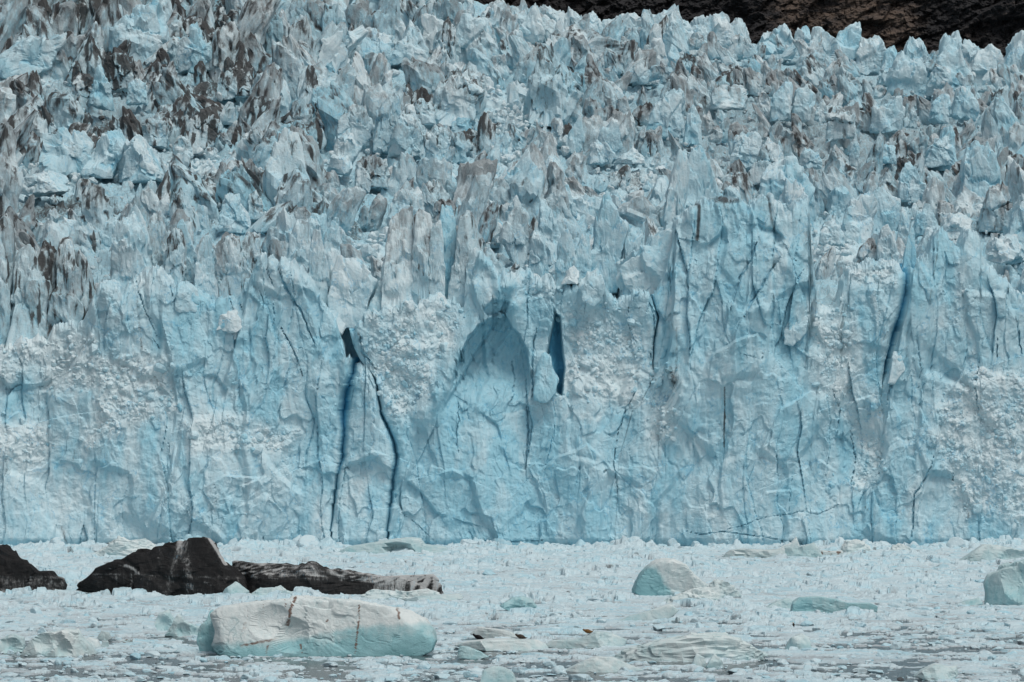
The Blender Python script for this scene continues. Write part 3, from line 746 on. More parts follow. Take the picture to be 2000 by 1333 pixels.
# ------------------------------------------------------------------ the seracs read from the photograph: outline, [row offset of its distance], grey, dirt, blue
TRACED = [
 ([(-50,690),(-45,470),(-10,440),(12,425),(26,450),(31,520),(25,600),(22,690)],0,.35,.15,.4), ([(20,690),(24,520),(29,484),(46,477),(70,485),(77,520),(97,565),(104,690)],3,.3,.15,.4),
 ([(66,690),(72,505),(82,484),(100,468),(113,480),(127,600),(130,690)],-3,.55,.75,.3), ([(92,690),(107,560),(112,500),(121,464),(132,454),(141,470),(151,520),(166,560),(171,600),(166,690)],2,.4,.25,.35),
 ([(138,690),(148,520),(155,482),(164,500),(181,540),(190,600),(182,690)],-2,.45,.35,.35),
 ([(214,580),(222,480),(239,430),(258,403),(266,408),(286,450),(297,490),(302,580)],0,.15,.1,.35), ([(284,570),(286,440),(298,411),(315,414),(322,450),(333,520),(336,570)],-6,.45,.2,.3),
 ([(322,575),(326,470),(341,445),(356,450),(363,480),(358,540),(352,580)],2,.35,.45,.3), ([(343,560),(346,440),(356,428),(373,460),(382,500),(378,570)],-8,.1,.05,.6),
 ([(195,500),(205,440),(222,420),(236,440),(238,500)],-6,.2,.15,.4), ([(150,520),(158,450),(175,438),(190,455),(196,520)],-8,.2,.15,.45),
 ([(380,585),(386,500),(398,462),(408,455),(420,500),(428,590)],2,.3,.2,.4), ([(378,470),(388,400),(404,408),(412,470)],-10,.2,.1,.45),
 ([(428,455),(432,400),(446,384),(466,385),(480,420),(486,460)],0,.15,.05,.45), ([(482,430),(485,380),(500,370),(512,400),(518,430)],0,.3,.3,.4),
 ([(430,590),(436,470),(455,452),(468,460),(475,520),(470,600)],-4,.45,.35,.3), ([(465,600),(472,470),(490,448),(508,455),(512,520),(505,600)],-5,.4,.4,.35),
 ([(556,560),(566,460),(580,432),(600,430),(607,480),(603,560)],-2,.35,.1,.35), ([(588,530),(594,440),(606,424),(621,421),(636,426),(641,460),(636,540)],-6,.1,.0,.6),
 ([(598,590),(605,490),(612,453),(626,450),(633,485),(641,530),(641,595),(630,610)],1,.35,.1,.4), ([(630,545),(635,460),(650,430),(661,428),(665,470),(668,500),(656,545)],-1,.25,.05,.5),
 ([(628,650),(640,580),(648,530),(660,509),(680,502),(700,507),(718,520),(726,545),(734,556),(722,590),(708,650)],4,.05,.0,.15),
 ([(716,610),(735,560),(748,535),(758,560),(760,610)],0,.3,.2,.3),
 ([(745,625),(757,470),(760,430),(771,418),(790,409),(805,412),(808,440),(813,500),(816,625)],0,.5,.15,.3), ([(800,625),(808,440),(813,414),(823,406),(838,411),(846,440),(847,520),(843,625)],2,.5,.2,.3),
 ([(838,625),(838,500),(841,450),(851,434),(861,432),(867,470),(869,560),(866,625)],4,.3,.05,.35), ([(856,620),(858,430),(863,404),(880,399),(889,430),(893,470),(886,560),(876,620)],-1,.0,.0,.9),
 ([(870,625),(880,520),(890,480),(897,424),(911,411),(923,414),(931,440),(939,480),(936,560),(926,625)],3,.4,.25,.3), ([(905,625),(915,500),(930,485),(944,500),(948,560),(940,625)],5,.1,.05,.25),
 ([(758,470),(765,392),(785,372),(800,367),(819,375),(826,470)],-8,.35,.1,.35), ([(819,450),(828,360),(846,351),(863,358),(873,450)],-12,.45,.25,.3), ([(839,450),(846,372),(862,369),(879,390),(886,450)],-10,.35,.05,.35),
 ([(866,455),(872,358),(886,357),(906,390),(922,415),(928,455)],-14,.25,.05,.4),
 ([(1048,520),(1055,430),(1055,391),(1066,394),(1081,430),(1094,455),(1098,520)],0,.2,.05,.45), ([(1029,545),(1035,480),(1045,449),(1051,446),(1061,470),(1069,500),(1070,545)],2,.15,.05,.5),
 ([(1086,575),(1088,480),(1101,450),(1109,441),(1116,460),(1123,490),(1126,520),(1121,575)],3,.3,.15,.4), ([(1088,460),(1095,400),(1104,360),(1110,357),(1119,390),(1126,420),(1121,460)],-6,.15,.05,.5),
 ([(1148,575),(1155,490),(1165,440),(1178,385),(1188,371),(1201,400),(1211,430),(1226,450),(1216,490),(1206,575)],1,.15,.05,.6), ([(1119,575),(1125,490),(1138,454),(1151,459),(1156,500),(1152,575)],2,.1,.05,.55),
 ([(1213,575),(1220,470),(1236,444),(1249,437),(1256,460),(1253,575)],0,.15,.05,.6), ([(1203,610),(1210,520),(1240,500),(1270,475),(1300,462),(1313,466),(1318,490),(1311,530),(1302,575),(1292,610)],3,.05,.03,.3),
 ([(1193,440),(1191,375),(1205,371),(1221,400),(1226,440)],-6,.1,.03,.35), ([(1243,450),(1255,400),(1271,394),(1286,350),(1301,351),(1313,390),(1312,450)],-6,.2,.1,.5),
 ([(980,470),(990,420),(1010,405),(1028,420),(1035,480),(1020,540)],-3,.4,.15,.35), ([(1005,500),(1012,440),(1025,432),(1038,450),(1045,500)],1,.45,.25,.3), ([(940,480),(948,430),(965,425),(985,440),(990,480)],-3,.15,.1,.5),
 ([(1130,440),(1135,380),(1150,388),(1175,395),(1172,450)],-6,.25,.1,.45),
 ([(1316,480),(1326,400),(1334,330),(1345,300),(1365,284),(1376,291),(1387,320),(1400,350),(1411,385),(1410,480)],2,.12,.08,.55), ([(1293,520),(1300,400),(1310,340),(1325,300),(1341,290),(1347,330),(1340,400),(1330,500)],-1,.25,.15,.4),
 ([(1486,440),(1496,350),(1510,325),(1530,311),(1555,307),(1572,330),(1582,370),(1590,450)],0,.12,.05,.5), ([(1522,440),(1534,350),(1548,342),(1562,370),(1578,400),(1576,450)],4,.05,.03,.3),
 ([(1400,440),(1405,390),(1425,372),(1445,378),(1455,440)],-4,.2,.2,.5), ([(1430,400),(1434,345),(1446,335),(1462,370),(1470,410)],-6,.2,.1,.4), ([(1460,420),(1470,400),(1490,350),(1500,360),(1502,430)],-2,.35,.25,.35),
 ([(1753,395),(1758,340),(1769,319),(1780,321),(1796,350),(1806,380),(1810,400)],0,.1,.02,.4), ([(1698,455),(1700,400),(1706,370),(1723,364),(1741,375),(1762,385),(1757,430),(1748,460)],0,.25,.15,.45),
 ([(1642,475),(1650,430),(1662,390),(1681,379),(1706,390),(1714,410),(1702,450),(1692,475)],1,.2,.05,.4), ([(1617,435),(1622,380),(1640,367),(1656,364),(1662,400),(1652,435)],-1,.1,.02,.6),
 ([(1800,330),(1815,285),(1835,268),(1845,254),(1863,254),(1866,330)],0,.1,.05,.5), ([(1866,440),(1880,340),(1890,300),(1905,281),(1926,284),(1942,310),(1952,350),(1958,400),(1953,440)],0,.2,.05,.45),
 ([(1910,455),(1918,405),(1930,385),(1945,369),(1966,367),(1986,375),(1992,400),(1986,440),(1970,455)],3,.65,.2,.35), ([(1955,520),(1975,420),(1996,385),(2045,378),(2045,520)],2,.2,.05,.4),
 ([(1933,508),(1938,475),(1950,465),(1986,462),(1993,480),(1987,503),(1960,514)],6,.02,.0,.1), ([(1706,540),(1720,450),(1733,437),(1743,455),(1753,490),(1757,540)],3,.25,.05,.3),
 ([(1748,520),(1755,440),(1762,400),(1774,401),(1776,440),(1772,520)],2,.05,.03,.45), ([(1756,600),(1765,500),(1775,455),(1781,434),(1787,455),(1788,500),(1778,600)],4,.05,.02,.85),
 ([(1774,560),(1790,490),(1811,450),(1821,444),(1824,500),(1806,560)],4,.2,.1,.3), ([(1670,530),(1680,490),(1695,464),(1708,466),(1713,490),(1702,530)],4,.6,.25,.2), ([(1783,460),(1790,415),(1811,402),(1827,420),(1832,460)],1,.1,.05,.5),
 ([(1600,480),(1604,450),(1625,430),(1640,440),(1648,480)],3,.05,.0,.2), ([(1840,470),(1845,425),(1870,418),(1898,430),(1900,470)],0,.05,.03,.15),
 # upper icefall
 ([(-5,135),(5,110),(40,90),(95,77),(131,66),(133,78),(116,100),(101,130),(62,152),(10,152)],0,.05,.1,.45), ([(222,125),(224,45),(246,30),(281,12),(311,10),(321,60),(316,120),(280,132)],0,.1,.1,.5),
 ([(348,145),(355,90),(370,55),(386,51),(396,80),(421,95),(416,140)],0,.1,.05,.5), ([(195,165),(205,115),(225,97),(250,100),(262,130),(255,175),(230,180)],2,.5,.95,.3), ([(140,185),(148,150),(170,145),(190,160),(180,195)],2,.4,1,.3),
 ([(175,205),(185,140),(195,125),(215,170),(222,215)],4,.05,.05,.75), ([(365,290),(370,235),(395,218),(425,214),(428,240),(418,285),(385,295)],2,.4,1.0,.2), ([(280,285),(285,240),(310,220),(335,225),(338,250),(325,290)],2,.5,.5,.3),
 ([(86,345),(90,262),(120,254),(166,258),(186,280),(181,310),(166,345)],3,.2,.05,.4), ([(158,345),(190,290),(216,254),(241,250),(246,270),(236,310),(221,345)],3,.1,.05,.5), ([(233,355),(240,300),(266,267),(286,275),(311,320),(322,355)],3,.08,.02,.35),
 ([(30,375),(40,350),(70,345),(115,333),(130,350),(128,375),(60,385)],2,.05,.05,.3), ([(425,195),(430,145),(455,130),(490,140),(486,190)],0,.45,.9,.3), ([(246,205),(248,165),(265,152),(285,165),(285,205)],4,.25,.1,.5),
 ([(628,100),(640,60),(665,52),(702,50),(712,66),(702,85),(682,102),(650,135)],0,.1,.05,.3), ([(700,115),(710,75),(730,62),(765,70),(770,115)],0,.12,.05,.35), ([(756,125),(785,75),(800,42),(811,65),(831,95),(838,125)],2,.2,.3,.3),
 ([(880,145),(895,60),(905,42),(930,37),(952,36),(961,60),(953,100),(941,150)],2,.1,.1,.3), ([(855,140),(862,60),(875,35),(890,60),(888,140)],-2,.4,.7,.3), ([(1028,245),(1043,150),(1055,95),(1072,90),(1112,130),(1134,180),(1106,245)],3,.25,.45,.35),
 ([(1078,120),(1082,70),(1110,58),(1150,68),(1190,85),(1196,120)],-2,.45,.35,.3), ([(836,245),(850,180),(880,150),(916,133),(931,150),(947,180),(943,222),(926,250)],4,.45,.35,.35), ([(800,240),(808,205),(830,195),(850,215),(850,245)],6,.35,.4,.35),
 ([(655,290),(660,225),(690,200),(712,205),(732,250),(725,290)],2,.4,.2,.35), ([(730,295),(738,225),(760,190),(778,195),(786,240),(770,300)],4,.35,.2,.4), ([(755,310),(780,240),(792,208),(810,225),(826,260),(822,310)],6,.35,.25,.35),
 ([(640,330),(655,270),(690,262),(700,290),(680,340)],4,.05,.02,.3), ([(695,375),(700,315),(725,300),(752,315),(758,370)],4,.5,.4,.3), ([(830,320),(830,260),(850,250),(880,262),(868,320)],6,.3,.35,.4),
 ([(1163,318),(1175,260),(1195,240),(1205,239),(1216,290),(1214,318)],3,.03,.0,.4), ([(1150,320),(1155,280),(1168,272),(1180,290),(1182,322)],4,.05,.0,.5), ([(1105,300),(1110,260),(1135,222),(1140,260),(1138,300)],2,.1,.0,.5),
 ([(1195,320),(1225,300),(1235,287),(1255,305),(1262,322)],5,.05,.05,.2), ([(1265,270),(1280,210),(1310,180),(1330,185),(1338,270)],2,.15,.1,.55), ([(1335,285),(1340,225),(1355,205),(1368,240),(1370,285)],2,.15,.15,.55),
 ([(1390,215),(1392,180),(1410,170),(1448,170),(1461,190),(1455,215)],3,.45,.1,.3), ([(1430,190),(1445,140),(1470,135),(1510,150),(1515,185)],0,.45,.4,.3), ([(1235,170),(1240,130),(1265,125),(1290,140),(1288,170)],2,.25,.15,.4),
 ([(1225,135),(1228,100),(1240,86),(1252,95),(1255,135)],2,.3,.7,.3), ([(1505,235),(1512,185),(1530,165),(1548,165),(1542,235)],3,.1,.05,.3), ([(1545,235),(1555,180),(1575,170),(1590,190),(1580,235)],3,.08,.05,.25),
 ([(1590,235),(1598,205),(1608,195),(1615,215),(1612,240)],5,.35,.1,.4), ([(1612,280),(1620,235),(1645,220),(1668,228),(1672,270)],4,.45,.35,.3), ([(1700,260),(1705,215),(1730,205),(1758,190),(1765,215),(1760,262)],2,.12,.05,.5),
 ([(1815,235),(1822,195),(1840,183),(1855,190),(1850,240)],2,.1,.05,.5), ([(1860,230),(1868,175),(1895,168),(1905,200),(1905,235)],2,.1,.05,.45), ([(1765,250),(1770,200),(1780,198),(1790,230),(1792,252)],4,.4,.25,.3),
 ([(1430,330),(1435,270),(1480,262),(1487,280),(1470,330)],3,.1,.05,.25), ([(1455,360),(1480,300),(1500,270),(1520,290),(1530,350)],4,.35,.3,.3), ([(1658,325),(1660,285),(1672,262),(1678,290),(1678,325)],4,.05,.0,.4),
 ([(1720,320),(1722,290),(1735,284),(1748,288),(1750,320)],5,.0,.0,.75), ([(1560,330),(1568,300),(1580,285),(1600,300),(1605,330)],4,.2,.1,.4),
 # skyline
 ([(1138,60),(1142,38),(1155,29),(1168,42),(1172,60)],0,.2,.1,.35), ([(1172,70),(1178,44),(1200,27),(1230,25),(1252,33),(1258,70)],0,.3,.1,.3), ([(1255,70),(1262,40),(1285,31),(1305,21),(1323,19),(1329,40),(1345,55),(1345,75)],0,.15,.1,.3),
 ([(1348,80),(1355,48),(1376,37),(1400,40),(1415,34),(1428,56),(1430,80)],0,.3,.1,.3), ([(1424,80),(1430,55),(1441,44),(1452,50),(1462,80)],0,.4,.1,.3), ([(1480,85),(1490,66),(1505,62),(1520,85)],0,.3,.1,.35),
 ([(1508,85),(1518,60),(1531,47),(1540,58),(1548,85)],0,.15,.05,.35), ([(1550,90),(1560,62),(1573,49),(1579,65),(1582,90)],0,.1,.05,.4), ([(1578,110),(1588,65),(1608,58),(1622,70),(1640,95),(1640,110)],1,.15,.1,.4),
 ([(1628,100),(1640,66),(1652,56),(1679,54),(1678,74),(1690,100)],1,.05,.1,.4), ([(1675,115),(1682,78),(1700,75),(1718,78),(1728,115)],1,.35,.1,.3), ([(1726,130),(1732,105),(1745,90),(1750,112),(1752,130)],1,.05,.02,.5),
 ([(1752,150),(1762,105),(1778,112),(1800,145),(1800,160)],2,.1,.05,.4), ([(1766,125),(1772,88),(1778,75),(1790,88),(1800,125)],0,.2,.05,.4), ([(1785,110),(1790,80),(1797,70),(1806,90),(1812,110)],0,.2,.05,.4),
 ([(1828,155),(1838,95),(1847,77),(1862,82),(1880,130),(1884,155)],2,.05,.02,.35), ([(1842,110),(1850,80),(1867,64),(1876,78),(1882,110)],-1,.2,.1,.35), ([(1878,120),(1882,86),(1896,80),(1912,100),(1916,130)],0,.2,.1,.4),
 ([(1905,150),(1915,108),(1930,98),(1950,98),(1958,130),(1955,150)],2,.12,.05,.35), ([(1958,150),(1968,110),(1980,92),(1994,78),(2020,90),(2030,150)],2,.08,.05,.35),
 ([(940,40),(955,10),(980,2),(990,40)],2,.4,.1,.3), ([(990,45),(1000,15),(1025,8),(1040,45)],2,.4,.1,.3), ([(1040,45),(1050,22),(1075,14),(1095,25),(1100,50)],2,.4,.2,.3), ([(1098,60),(1105,25),(1125,20),(1138,40),(1142,65)],2,.35,.1,.3),
]

items = []     # dicts: V (n,3 world), F, A, loc, tags
blk_off = np.random.default_rng(21)
for poly, dy, gr_, di_, bl_ in TRACED:
    if max(q[1] for q in poly) < 170 and poly[0][0] > 900:
        ym_, xm_ = max(q[1] for q in poly), sum(q[0] for q in poly) / len(poly)
        yt_ = min(q[1] for q in poly)
        poly = [(xm_ + (x_q - xm_) * (1.75 if y_q > ym_ - 14 else 1 + .35 * (y_q - yt_) / (ym_ - yt_)), y_q + (34 if y_q > ym_ - 14 else 0)) for x_q, y_q in poly]
    cx, cy = centroid(poly)
    p_ = np.array(poly, float)
    wpx, hpx = np.ptp(p_[:, 0]), np.ptp(p_[:, 1])
    basey = p_[:, 1].max()
    Y = float(Yof(cx, basey - .12 * hpx + 2.5 * dy - (34 if basey < 204 and cx > 900 else 0) if basey < 560 else basey))
    if basey >= 560: Y = 1012.5 - .55 * dy + (5 if basey < 600 else 0)
    k = Y / FPX
    hw, hh = wpx * k / 2, hpx * k / 2
    hd = float(np.clip(hw * blk_off.uniform(.7, 1.1), 1.0, 4.5))
    if basey >= 560: Y += hd * .7
    sub = 5 if wpx * hpx > 3200 else 4
    n_ = [sph(-np.pi / 2 + blk_off.uniform(-.75, .75), blk_off.uniform(-.1, .32)) for _ in range(4)]
    n_ += [sph(np.pi / 2 + blk_off.uniform(-.5, .5), blk_off.uniform(0, .3)) for _ in range(2)] + [sph(blk_off.uniform(-2.4, -.7), blk_off.uniform(.5, .9))]
    d_ = [float(hd * blk_off.uniform(.55, .95) * abs(v[1]) + hw * abs(v[0]) * blk_off.uniform(.55, .9) + hh * max(v[2], 0) * .5) for v in n_[:6]] + [hh * .74 + hd * .1]
    nb = 2
    az, el = blk_off.uniform(-2.6, -.5, nb), blk_off.uniform(-.5, .6, nb)
    Rb = hw * blk_off.uniform(.5, 1.0, nb)
    # scallops bitten out of the front face
    fx, fz = blk_off.uniform(-.6, .6, nb) * hw, blk_off.uniform(-.6, .6, nb) * hh
    C = np.stack([fx, -(hd + Rb * .86), fz], 1)
    V, dirs, F = blocks(sub, np.array([[hw, hd, hh]]), np.array(n_)[None], np.array(d_)[None], [radial(poly, cx, cy, k)], (C[None], Rb[None]))
    off = blk_off.uniform(-60, 60, (1, 3))
    V = roughen(V, dirs, off, np.array([min(hw, hh)]), 1.0, .5, 1.0)
    tone_, cleft_ = V[1][0], V[2][0]; V = V[0][0]
    items.append(dict(tone=tone_, cleft=cleft_, V=V + P(cx, cy, Y), F=F, grey=gr_, dirt=di_, blue=bl_, px=cx, py=basey, w=wpx, h=hpx, traced=True, poly=poly, hz=hh, off=off[0], loc=P(cx, basey, Y)))

# ------------------------------------------------------------------ seracs between them
cand = []
row = 6.0
r2 = np.random.default_rng(77)
while row < 606:
    x = -130 + r2.uniform(0, 30)
    while x < 2130:
        yb = row + r2.uniform(-11, 11)
        f = max(float(gmap(RUBBLE, np.array(x), np.array(yb))), float(gmap(RUBBLE, np.array(x), np.array(yb - 32.0))))
        w = (r2.uniform(24, 56) if r2.random() < .70 else r2.uniform(56, 88)) * (1.15 if x < 700 else 1.0) * (1.15 if 420 < yb < 560 else 1)
        if yb < sky_row(x) + 130 and x > 950: w *= .68
        h = w * r2.choice([.8, 1.15, 1.6, 2.1], p=[.2, .32, .30, .18])
        if r2.random() > f * 1.05:
            if f > .3: w *= .55; h *= .5
            if yb > sky_row(x) + (.6 * h if x > 900 else 14): cand.append((x, yb, w, h))
        x += w * r2.uniform(.5, .85)
    row += 20 + 5 * (row > 420)
keep = []
for x, yb, w, h in cand:
    ok = True
    for it in items:
        if abs(x - it['px']) < it['w'] * .5 + w * .3 and yb > it['py'] - 5 and yb - h < it['py'] - (.38 if it['py'] > 170 else .55) * it['h']:
            ok = False; break
    if yb > 575: ok = False
    if ok: keep.append((x, yb, w, h))
KP = np.array(keep)
def random_seracs(KP, sub, rr):
    K = len(KP)
    Y = Yof(KP[:, 0], KP[:, 1]); k = Y / FPX
    hw, hh = KP[:, 2] * k / 2, KP[:, 3] * k / 2 * 1.35
    hd = hw * rr.uniform(.35, .85, K)
    yaw = rr.uniform(-.9, .9, K)
    az = (np.arange(6)[None] + rr.uniform(-.35, .35, (K, 6))) * 2 * np.pi / 6 + yaw[:, None]
    el = rr.uniform(-.08, .30, (K, 6))
    ds = np.sqrt((hw[:, None] * np.cos(az)) ** 2 + (hd[:, None] * np.sin(az)) ** 2) * rr.uniform(.68, 1.0, (K, 6))
    azc = rr.uniform(0, 2 * np.pi, (K, 4)); typ = rr.random(K)
    elc = np.where(typ[:, None] < .72, rr.uniform(.22, .75, (K, 4)), rr.uniform(.7, 1.35, (K, 4)))
    nc_ = sph(azc, elc)
    pk = np.stack([hw[:, None] * rr.uniform(-.45, .45, (K, 4)), hd[:, None] * rr.uniform(-.4, .4, (K, 4)), hh[:, None] * rr.uniform(.62, 1.0, (K, 4))], -1)
    dc = np.maximum((nc_ * pk).sum(-1), .25 * hw[:, None])
    N = np.concatenate([sph(az, el), nc_, np.tile(np.array([[[0, 0, -1.]]]), (K, 1, 1))], 1)
    Dp = np.concatenate([ds, dc, hh[:, None]], 1)
    nb = 3
    a2, e2 = rr.uniform(-2.7, -.4, (K, nb)), rr.uniform(-.3, .8, (K, nb))
    Rb = hw[:, None] * rr.uniform(.5, 1.1, (K, nb))
    dist = Rb + .72 * np.sqrt((hw[:, None] * np.cos(a2)) ** 2 + (hd[:, None] * np.sin(a2)) ** 2) * np.cos(e2) + .72 * hh[:, None] * np.abs(np.sin(e2))
    C = sph(a2, e2) * dist[..., None]
    V, dirs, F = blocks(sub, np.stack([hw, hd, hh], 1), N, Dp, None, (C, Rb))
    off = rr.uniform(-60, 60, (K, 3))
    V, tone_, cleft_ = roughen(V, dirs, off, np.minimum(hw, hh), 1.0, .8, .8)
    lean = rr.normal(0, .27, K)
    V[..., 0] += V[..., 2] * lean[:, None]
    g0 = P(KP[:, 0], KP[:, 1], Y)
    ctr = g0 + np.stack([0 * hh, 0 * hh, hh * .45], 1)
    W = V + ctr[:, None, :]
    fl = film(KP[:, 0], KP[:, 1]); di = gmap(DIRT, KP[:, 0], KP[:, 1] - KP[:, 3] * .5) + .32 * sstep(800, 520, KP[:, 0]) * sstep(500, 420, KP[:, 1]); ru = gmap(RUBBLE, KP[:, 0], KP[:, 1])
    for i in range(K):
        items.append(dict(tone=tone_[i], cleft=cleft_[i], V=W[i], F=F, grey=float(np.clip(fl[i] + rr.normal(0, .13), 0, .95)) * (1 - .7 * ru[i]), dirt=float((1 - .45 * (KP[i, 2] > 56)) * np.clip(di[i] * rr.uniform(.75, 1.5) + rr.choice([.03, .2, .42], p=[.4, .35, .25]), 0, 1)) * (1 - .6 * ru[i]),
                          blue=float(np.clip(rr.normal(.42, .2) - .3 * ru[i], 0, 1)), px=KP[i, 0], py=KP[i, 1], w=KP[i, 2], h=KP[i, 3], traced=False, hz=hh[i], off=off[i],
                          loc=g0[i], lean=float(lean[i]), pointed=bool(typ[i] < .72)))
big = KP[:, 2] * KP[:, 3] > 1500
random_seracs(KP[big], 4, np.random.default_rng(31))
random_seracs(KP[~big], 3, np.random.default_rng(32))

for it in items:
    V, o = it['V'], it['off']
    z = (V[:, 2] - V[:, 2].min()) / max(np.ptp(V[:, 2]), .1)
    sc = max(it['hz'], 1.0)
    q = (V - it['loc']) + o
    st = fbm(q[:, 0] / 1.3, q[:, 1] / 1.3, q[:, 2] / 5.0, 3)
    lo = perlin(q[:, 0] / (sc * .9), q[:, 1] / (sc * .9), q[:, 2] / (sc * 1.2))
    blue = it['blue'] + .28 * lo + .12 * st + .10 * (1 - z) + .75 * it['tone'] + .5 * it['cleft']
    vs_ = perlin(q[:, 0] / 1.2, q[:, 1] / 1.2, q[:, 2] / 9.0) + .4 * perlin(q[:, 0] / .5, q[:, 1] / .5, q[:, 2] / 5.0)
    grey = it['grey'] * (.45 + .9 * z) + .8 * it['grey'] * st + .55 * it['tone']
    dirt = it['dirt'] * (.22 + .6 * sstep(.25, .9, z + .35 * lo)) + .9 * it['dirt'] * st + .18 * np.clip(st, 0, 1) + (.5 * it['grey'] + .45 * it['dirt']) * sstep(.2, .6, vs_) + it['cleft'] * (.10 + .45 * it['grey'] + .5 * it['dirt'])
    if it['px'] < 200 and it['py'] > 500: dirt = dirt + .45 * sstep(.05, .5, vs_); grey = grey + .15
    it['A'] = np.clip(np.stack([blue, grey, dirt], -1), 0, 1)
    it['A'][:, 0] = np.clip(blue, -.1, 1.15)

# ------------------------------------------------------------------ blocks lying on the front itself
FRONT_BLOCKS = [
 ([(421,646),(424,625),(440,612),(460,610),(473,622),(475,640),(462,650),(440,650)], .15, "big white ice boulder resting on the left cliff section, flat blue face toward us"),
 ([(440,652),(455,645),(479,652),(466,666),(452,662)], .15, "small wedge of ice just below the big white boulder on the left cliff"),
 ([(188,606),(195,570),(208,547),(222,548),(233,565),(241,592),(225,608)], .6, "rounded blue ice block at the crest of the left cliff, beside dirty towers"),
 ([(343,606),(348,570),(362,549),(380,560),(398,590),(392,610),(360,612)], .5, "humped blue and white ice block above the big white boulder"),
 ([(783,604),(790,590),(806,587),(814,600),(800,610)], .1, "small white ice boulder on the rubble ledge below the fluted towers"),
 ([(836,606),(842,585),(858,571),(870,580),(880,602),(860,610)], .1, "white angular ice boulder on the rubble ledge, right end, beside the arch rib"),
 ([(1128,564),(1155,545),(1175,534),(1181,560),(1179,590),(1160,602),(1140,588)], .45, "shell-shaped blue ice block on the crest above the dark slit"),
 ([(1042,782),(1048,712),(1060,690),(1075,690),(1079,720),(1090,747),(1086,772),(1065,788)], .9, "upright blue ice slab standing at the left lip of the dark slit"),
 ([(1531,674),(1534,640),(1550,612),(1576,624),(1573,650),(1552,675)], .4, "pale diamond-shaped ice flake on the tallest cliff section"),
 ([(1096,556),(1108,530),(1121,516),(1129,530),(1131,556)], .1, "small white ice block standing on the crest behind the dark slit"),
 ([(1734,748),(1745,688),(1762,694),(1766,722),(1747,750)], .35, "pale ice slab at the lower end of the slanting crevasse"),
]
front_items = []
rf_ = np.random.default_rng(99)
for poly, bl_, lab in FRONT_BLOCKS:
    cx, cy = centroid(poly); p_ = np.array(poly, float)
    k = .1; hw, hh = np.ptp(p_[:, 0]) * k / 2, np.ptp(p_[:, 1]) * k / 2
    hd = max(1.0, .8 * min(hw, hh))
    D0 = float(front_depth(np.array([[cx]], np.float32), np.array([[cy]], np.float32))[0][0, 0])
    Y = 1000 + .10 * (HCAM + (HORIZ - cy) * .1) - D0 + hd * .35
    n_ = [sph(-np.pi / 2 + rf_.uniform(-.8, .8), rf_.uniform(-.3, .5)) for _ in range(4)] + [sph(-np.pi / 2, .9)]
    d_ = [hd * rf_.uniform(.6, 1) for _ in range(4)] + [hh * .7]
    V, dirs, F = blocks(4, np.array([[hw, hd, hh]]), np.array(n_)[None], np.array(d_)[None], [radial(poly, cx, cy, k)])
    V = roughen(V, dirs, rf_.uniform(-50, 50, (1, 3)), np.array([min(hw, hh)]), .3, .5, .7, .7)
    tone_ = V[1][0]; V = V[0][0]
    W = V + P(cx, cy, Y)
    A = np.stack([bl_ + .2 * perlin(W[:, 0] / 2, W[:, 1] / 2, W[:, 2] / 2) + .5 * tone_, np.full(len(V), .08), np.zeros(len(V))], -1)
    front_items.append((W, F, A, lab, P(cx, p_[:, 1].max(), Y)))
    all_pts.append((W, -1))
for W, F, A, lab, loc in front_items:
    link("ice_block", make_mesh("ice_block", W - loc, F, A, [ICE], False), loc, lab, "ice block", "loose blocks on the glacier front")

# crushed ice frozen onto the ledges and shattered faces of the front
rc = np.random.default_rng(17)
n0 = 60000
cx_ = rc.uniform(-120, 2120, n0).astype(np.float32); cy_ = rc.uniform(520, 1066, n0).astype(np.float32)
Dc, Ac, Rc = front_depth(cx_, cy_)
tops = np.minimum.reduce([np.where((cx_ > t[1][0]) & (cx_ < t[-2][0]), np.interp(cx_, [q[0] for q in t], [q[1] for q in t]), 9999) for t in (TOP_L, TOP_P, TOP_C, TOP_M, TOP_R)])
okr = (rc.random(n0) < Rc ** 1.7 * np.clip(.55 + 1.1 * perlin(cx_ / 28, cy_ / 28, 6.6), .03, 1)) & (cy_ > tops + 6)
cx_, cy_, Dc, Ac = cx_[okr], cy_[okr], Dc[okr], Ac[okr]
cx_, cy_, Dc, Ac = cx_[:11000], cy_[:11000], Dc[:11000], Ac[:11000]
Kc = len(cx_); szc = np.exp(rc.normal(-1.3, .55, Kc))
N = rc.normal(size=(Kc, 7, 3)); N /= np.linalg.norm(N, axis=2, keepdims=True)
V, dirs, F = blocks(2, szc[:, None] * rc.uniform(.7, 1.2, (Kc, 3)), N, szc[:, None] * rc.uniform(.35, .95, (Kc, 7)))
zc_ = HCAM + (HORIZ - cy_) * .1
W = V + P(cx_, cy_, 1000 + .10 * zc_ - Dc + .25 * szc)[:, None, :]
A = np.stack([np.clip(Ac[:, 0] + rc.normal(.16, .2, Kc), -.1, .9), Ac[:, 1] * .7, Ac[:, 2]], -1)
nvc = V.shape[1]
link("crushed_ice", make_mesh("crushed_ice", W.reshape(-1, 3), (F[None] + (np.arange(Kc) * nvc)[:, None, None]).reshape(-1, 3), np.repeat(A, nvc, 0), [ICE], False),
     label="crushed white ice frozen onto ledges and shattered faces of the ice cliff", cat="ice rubble", kind="stuff")

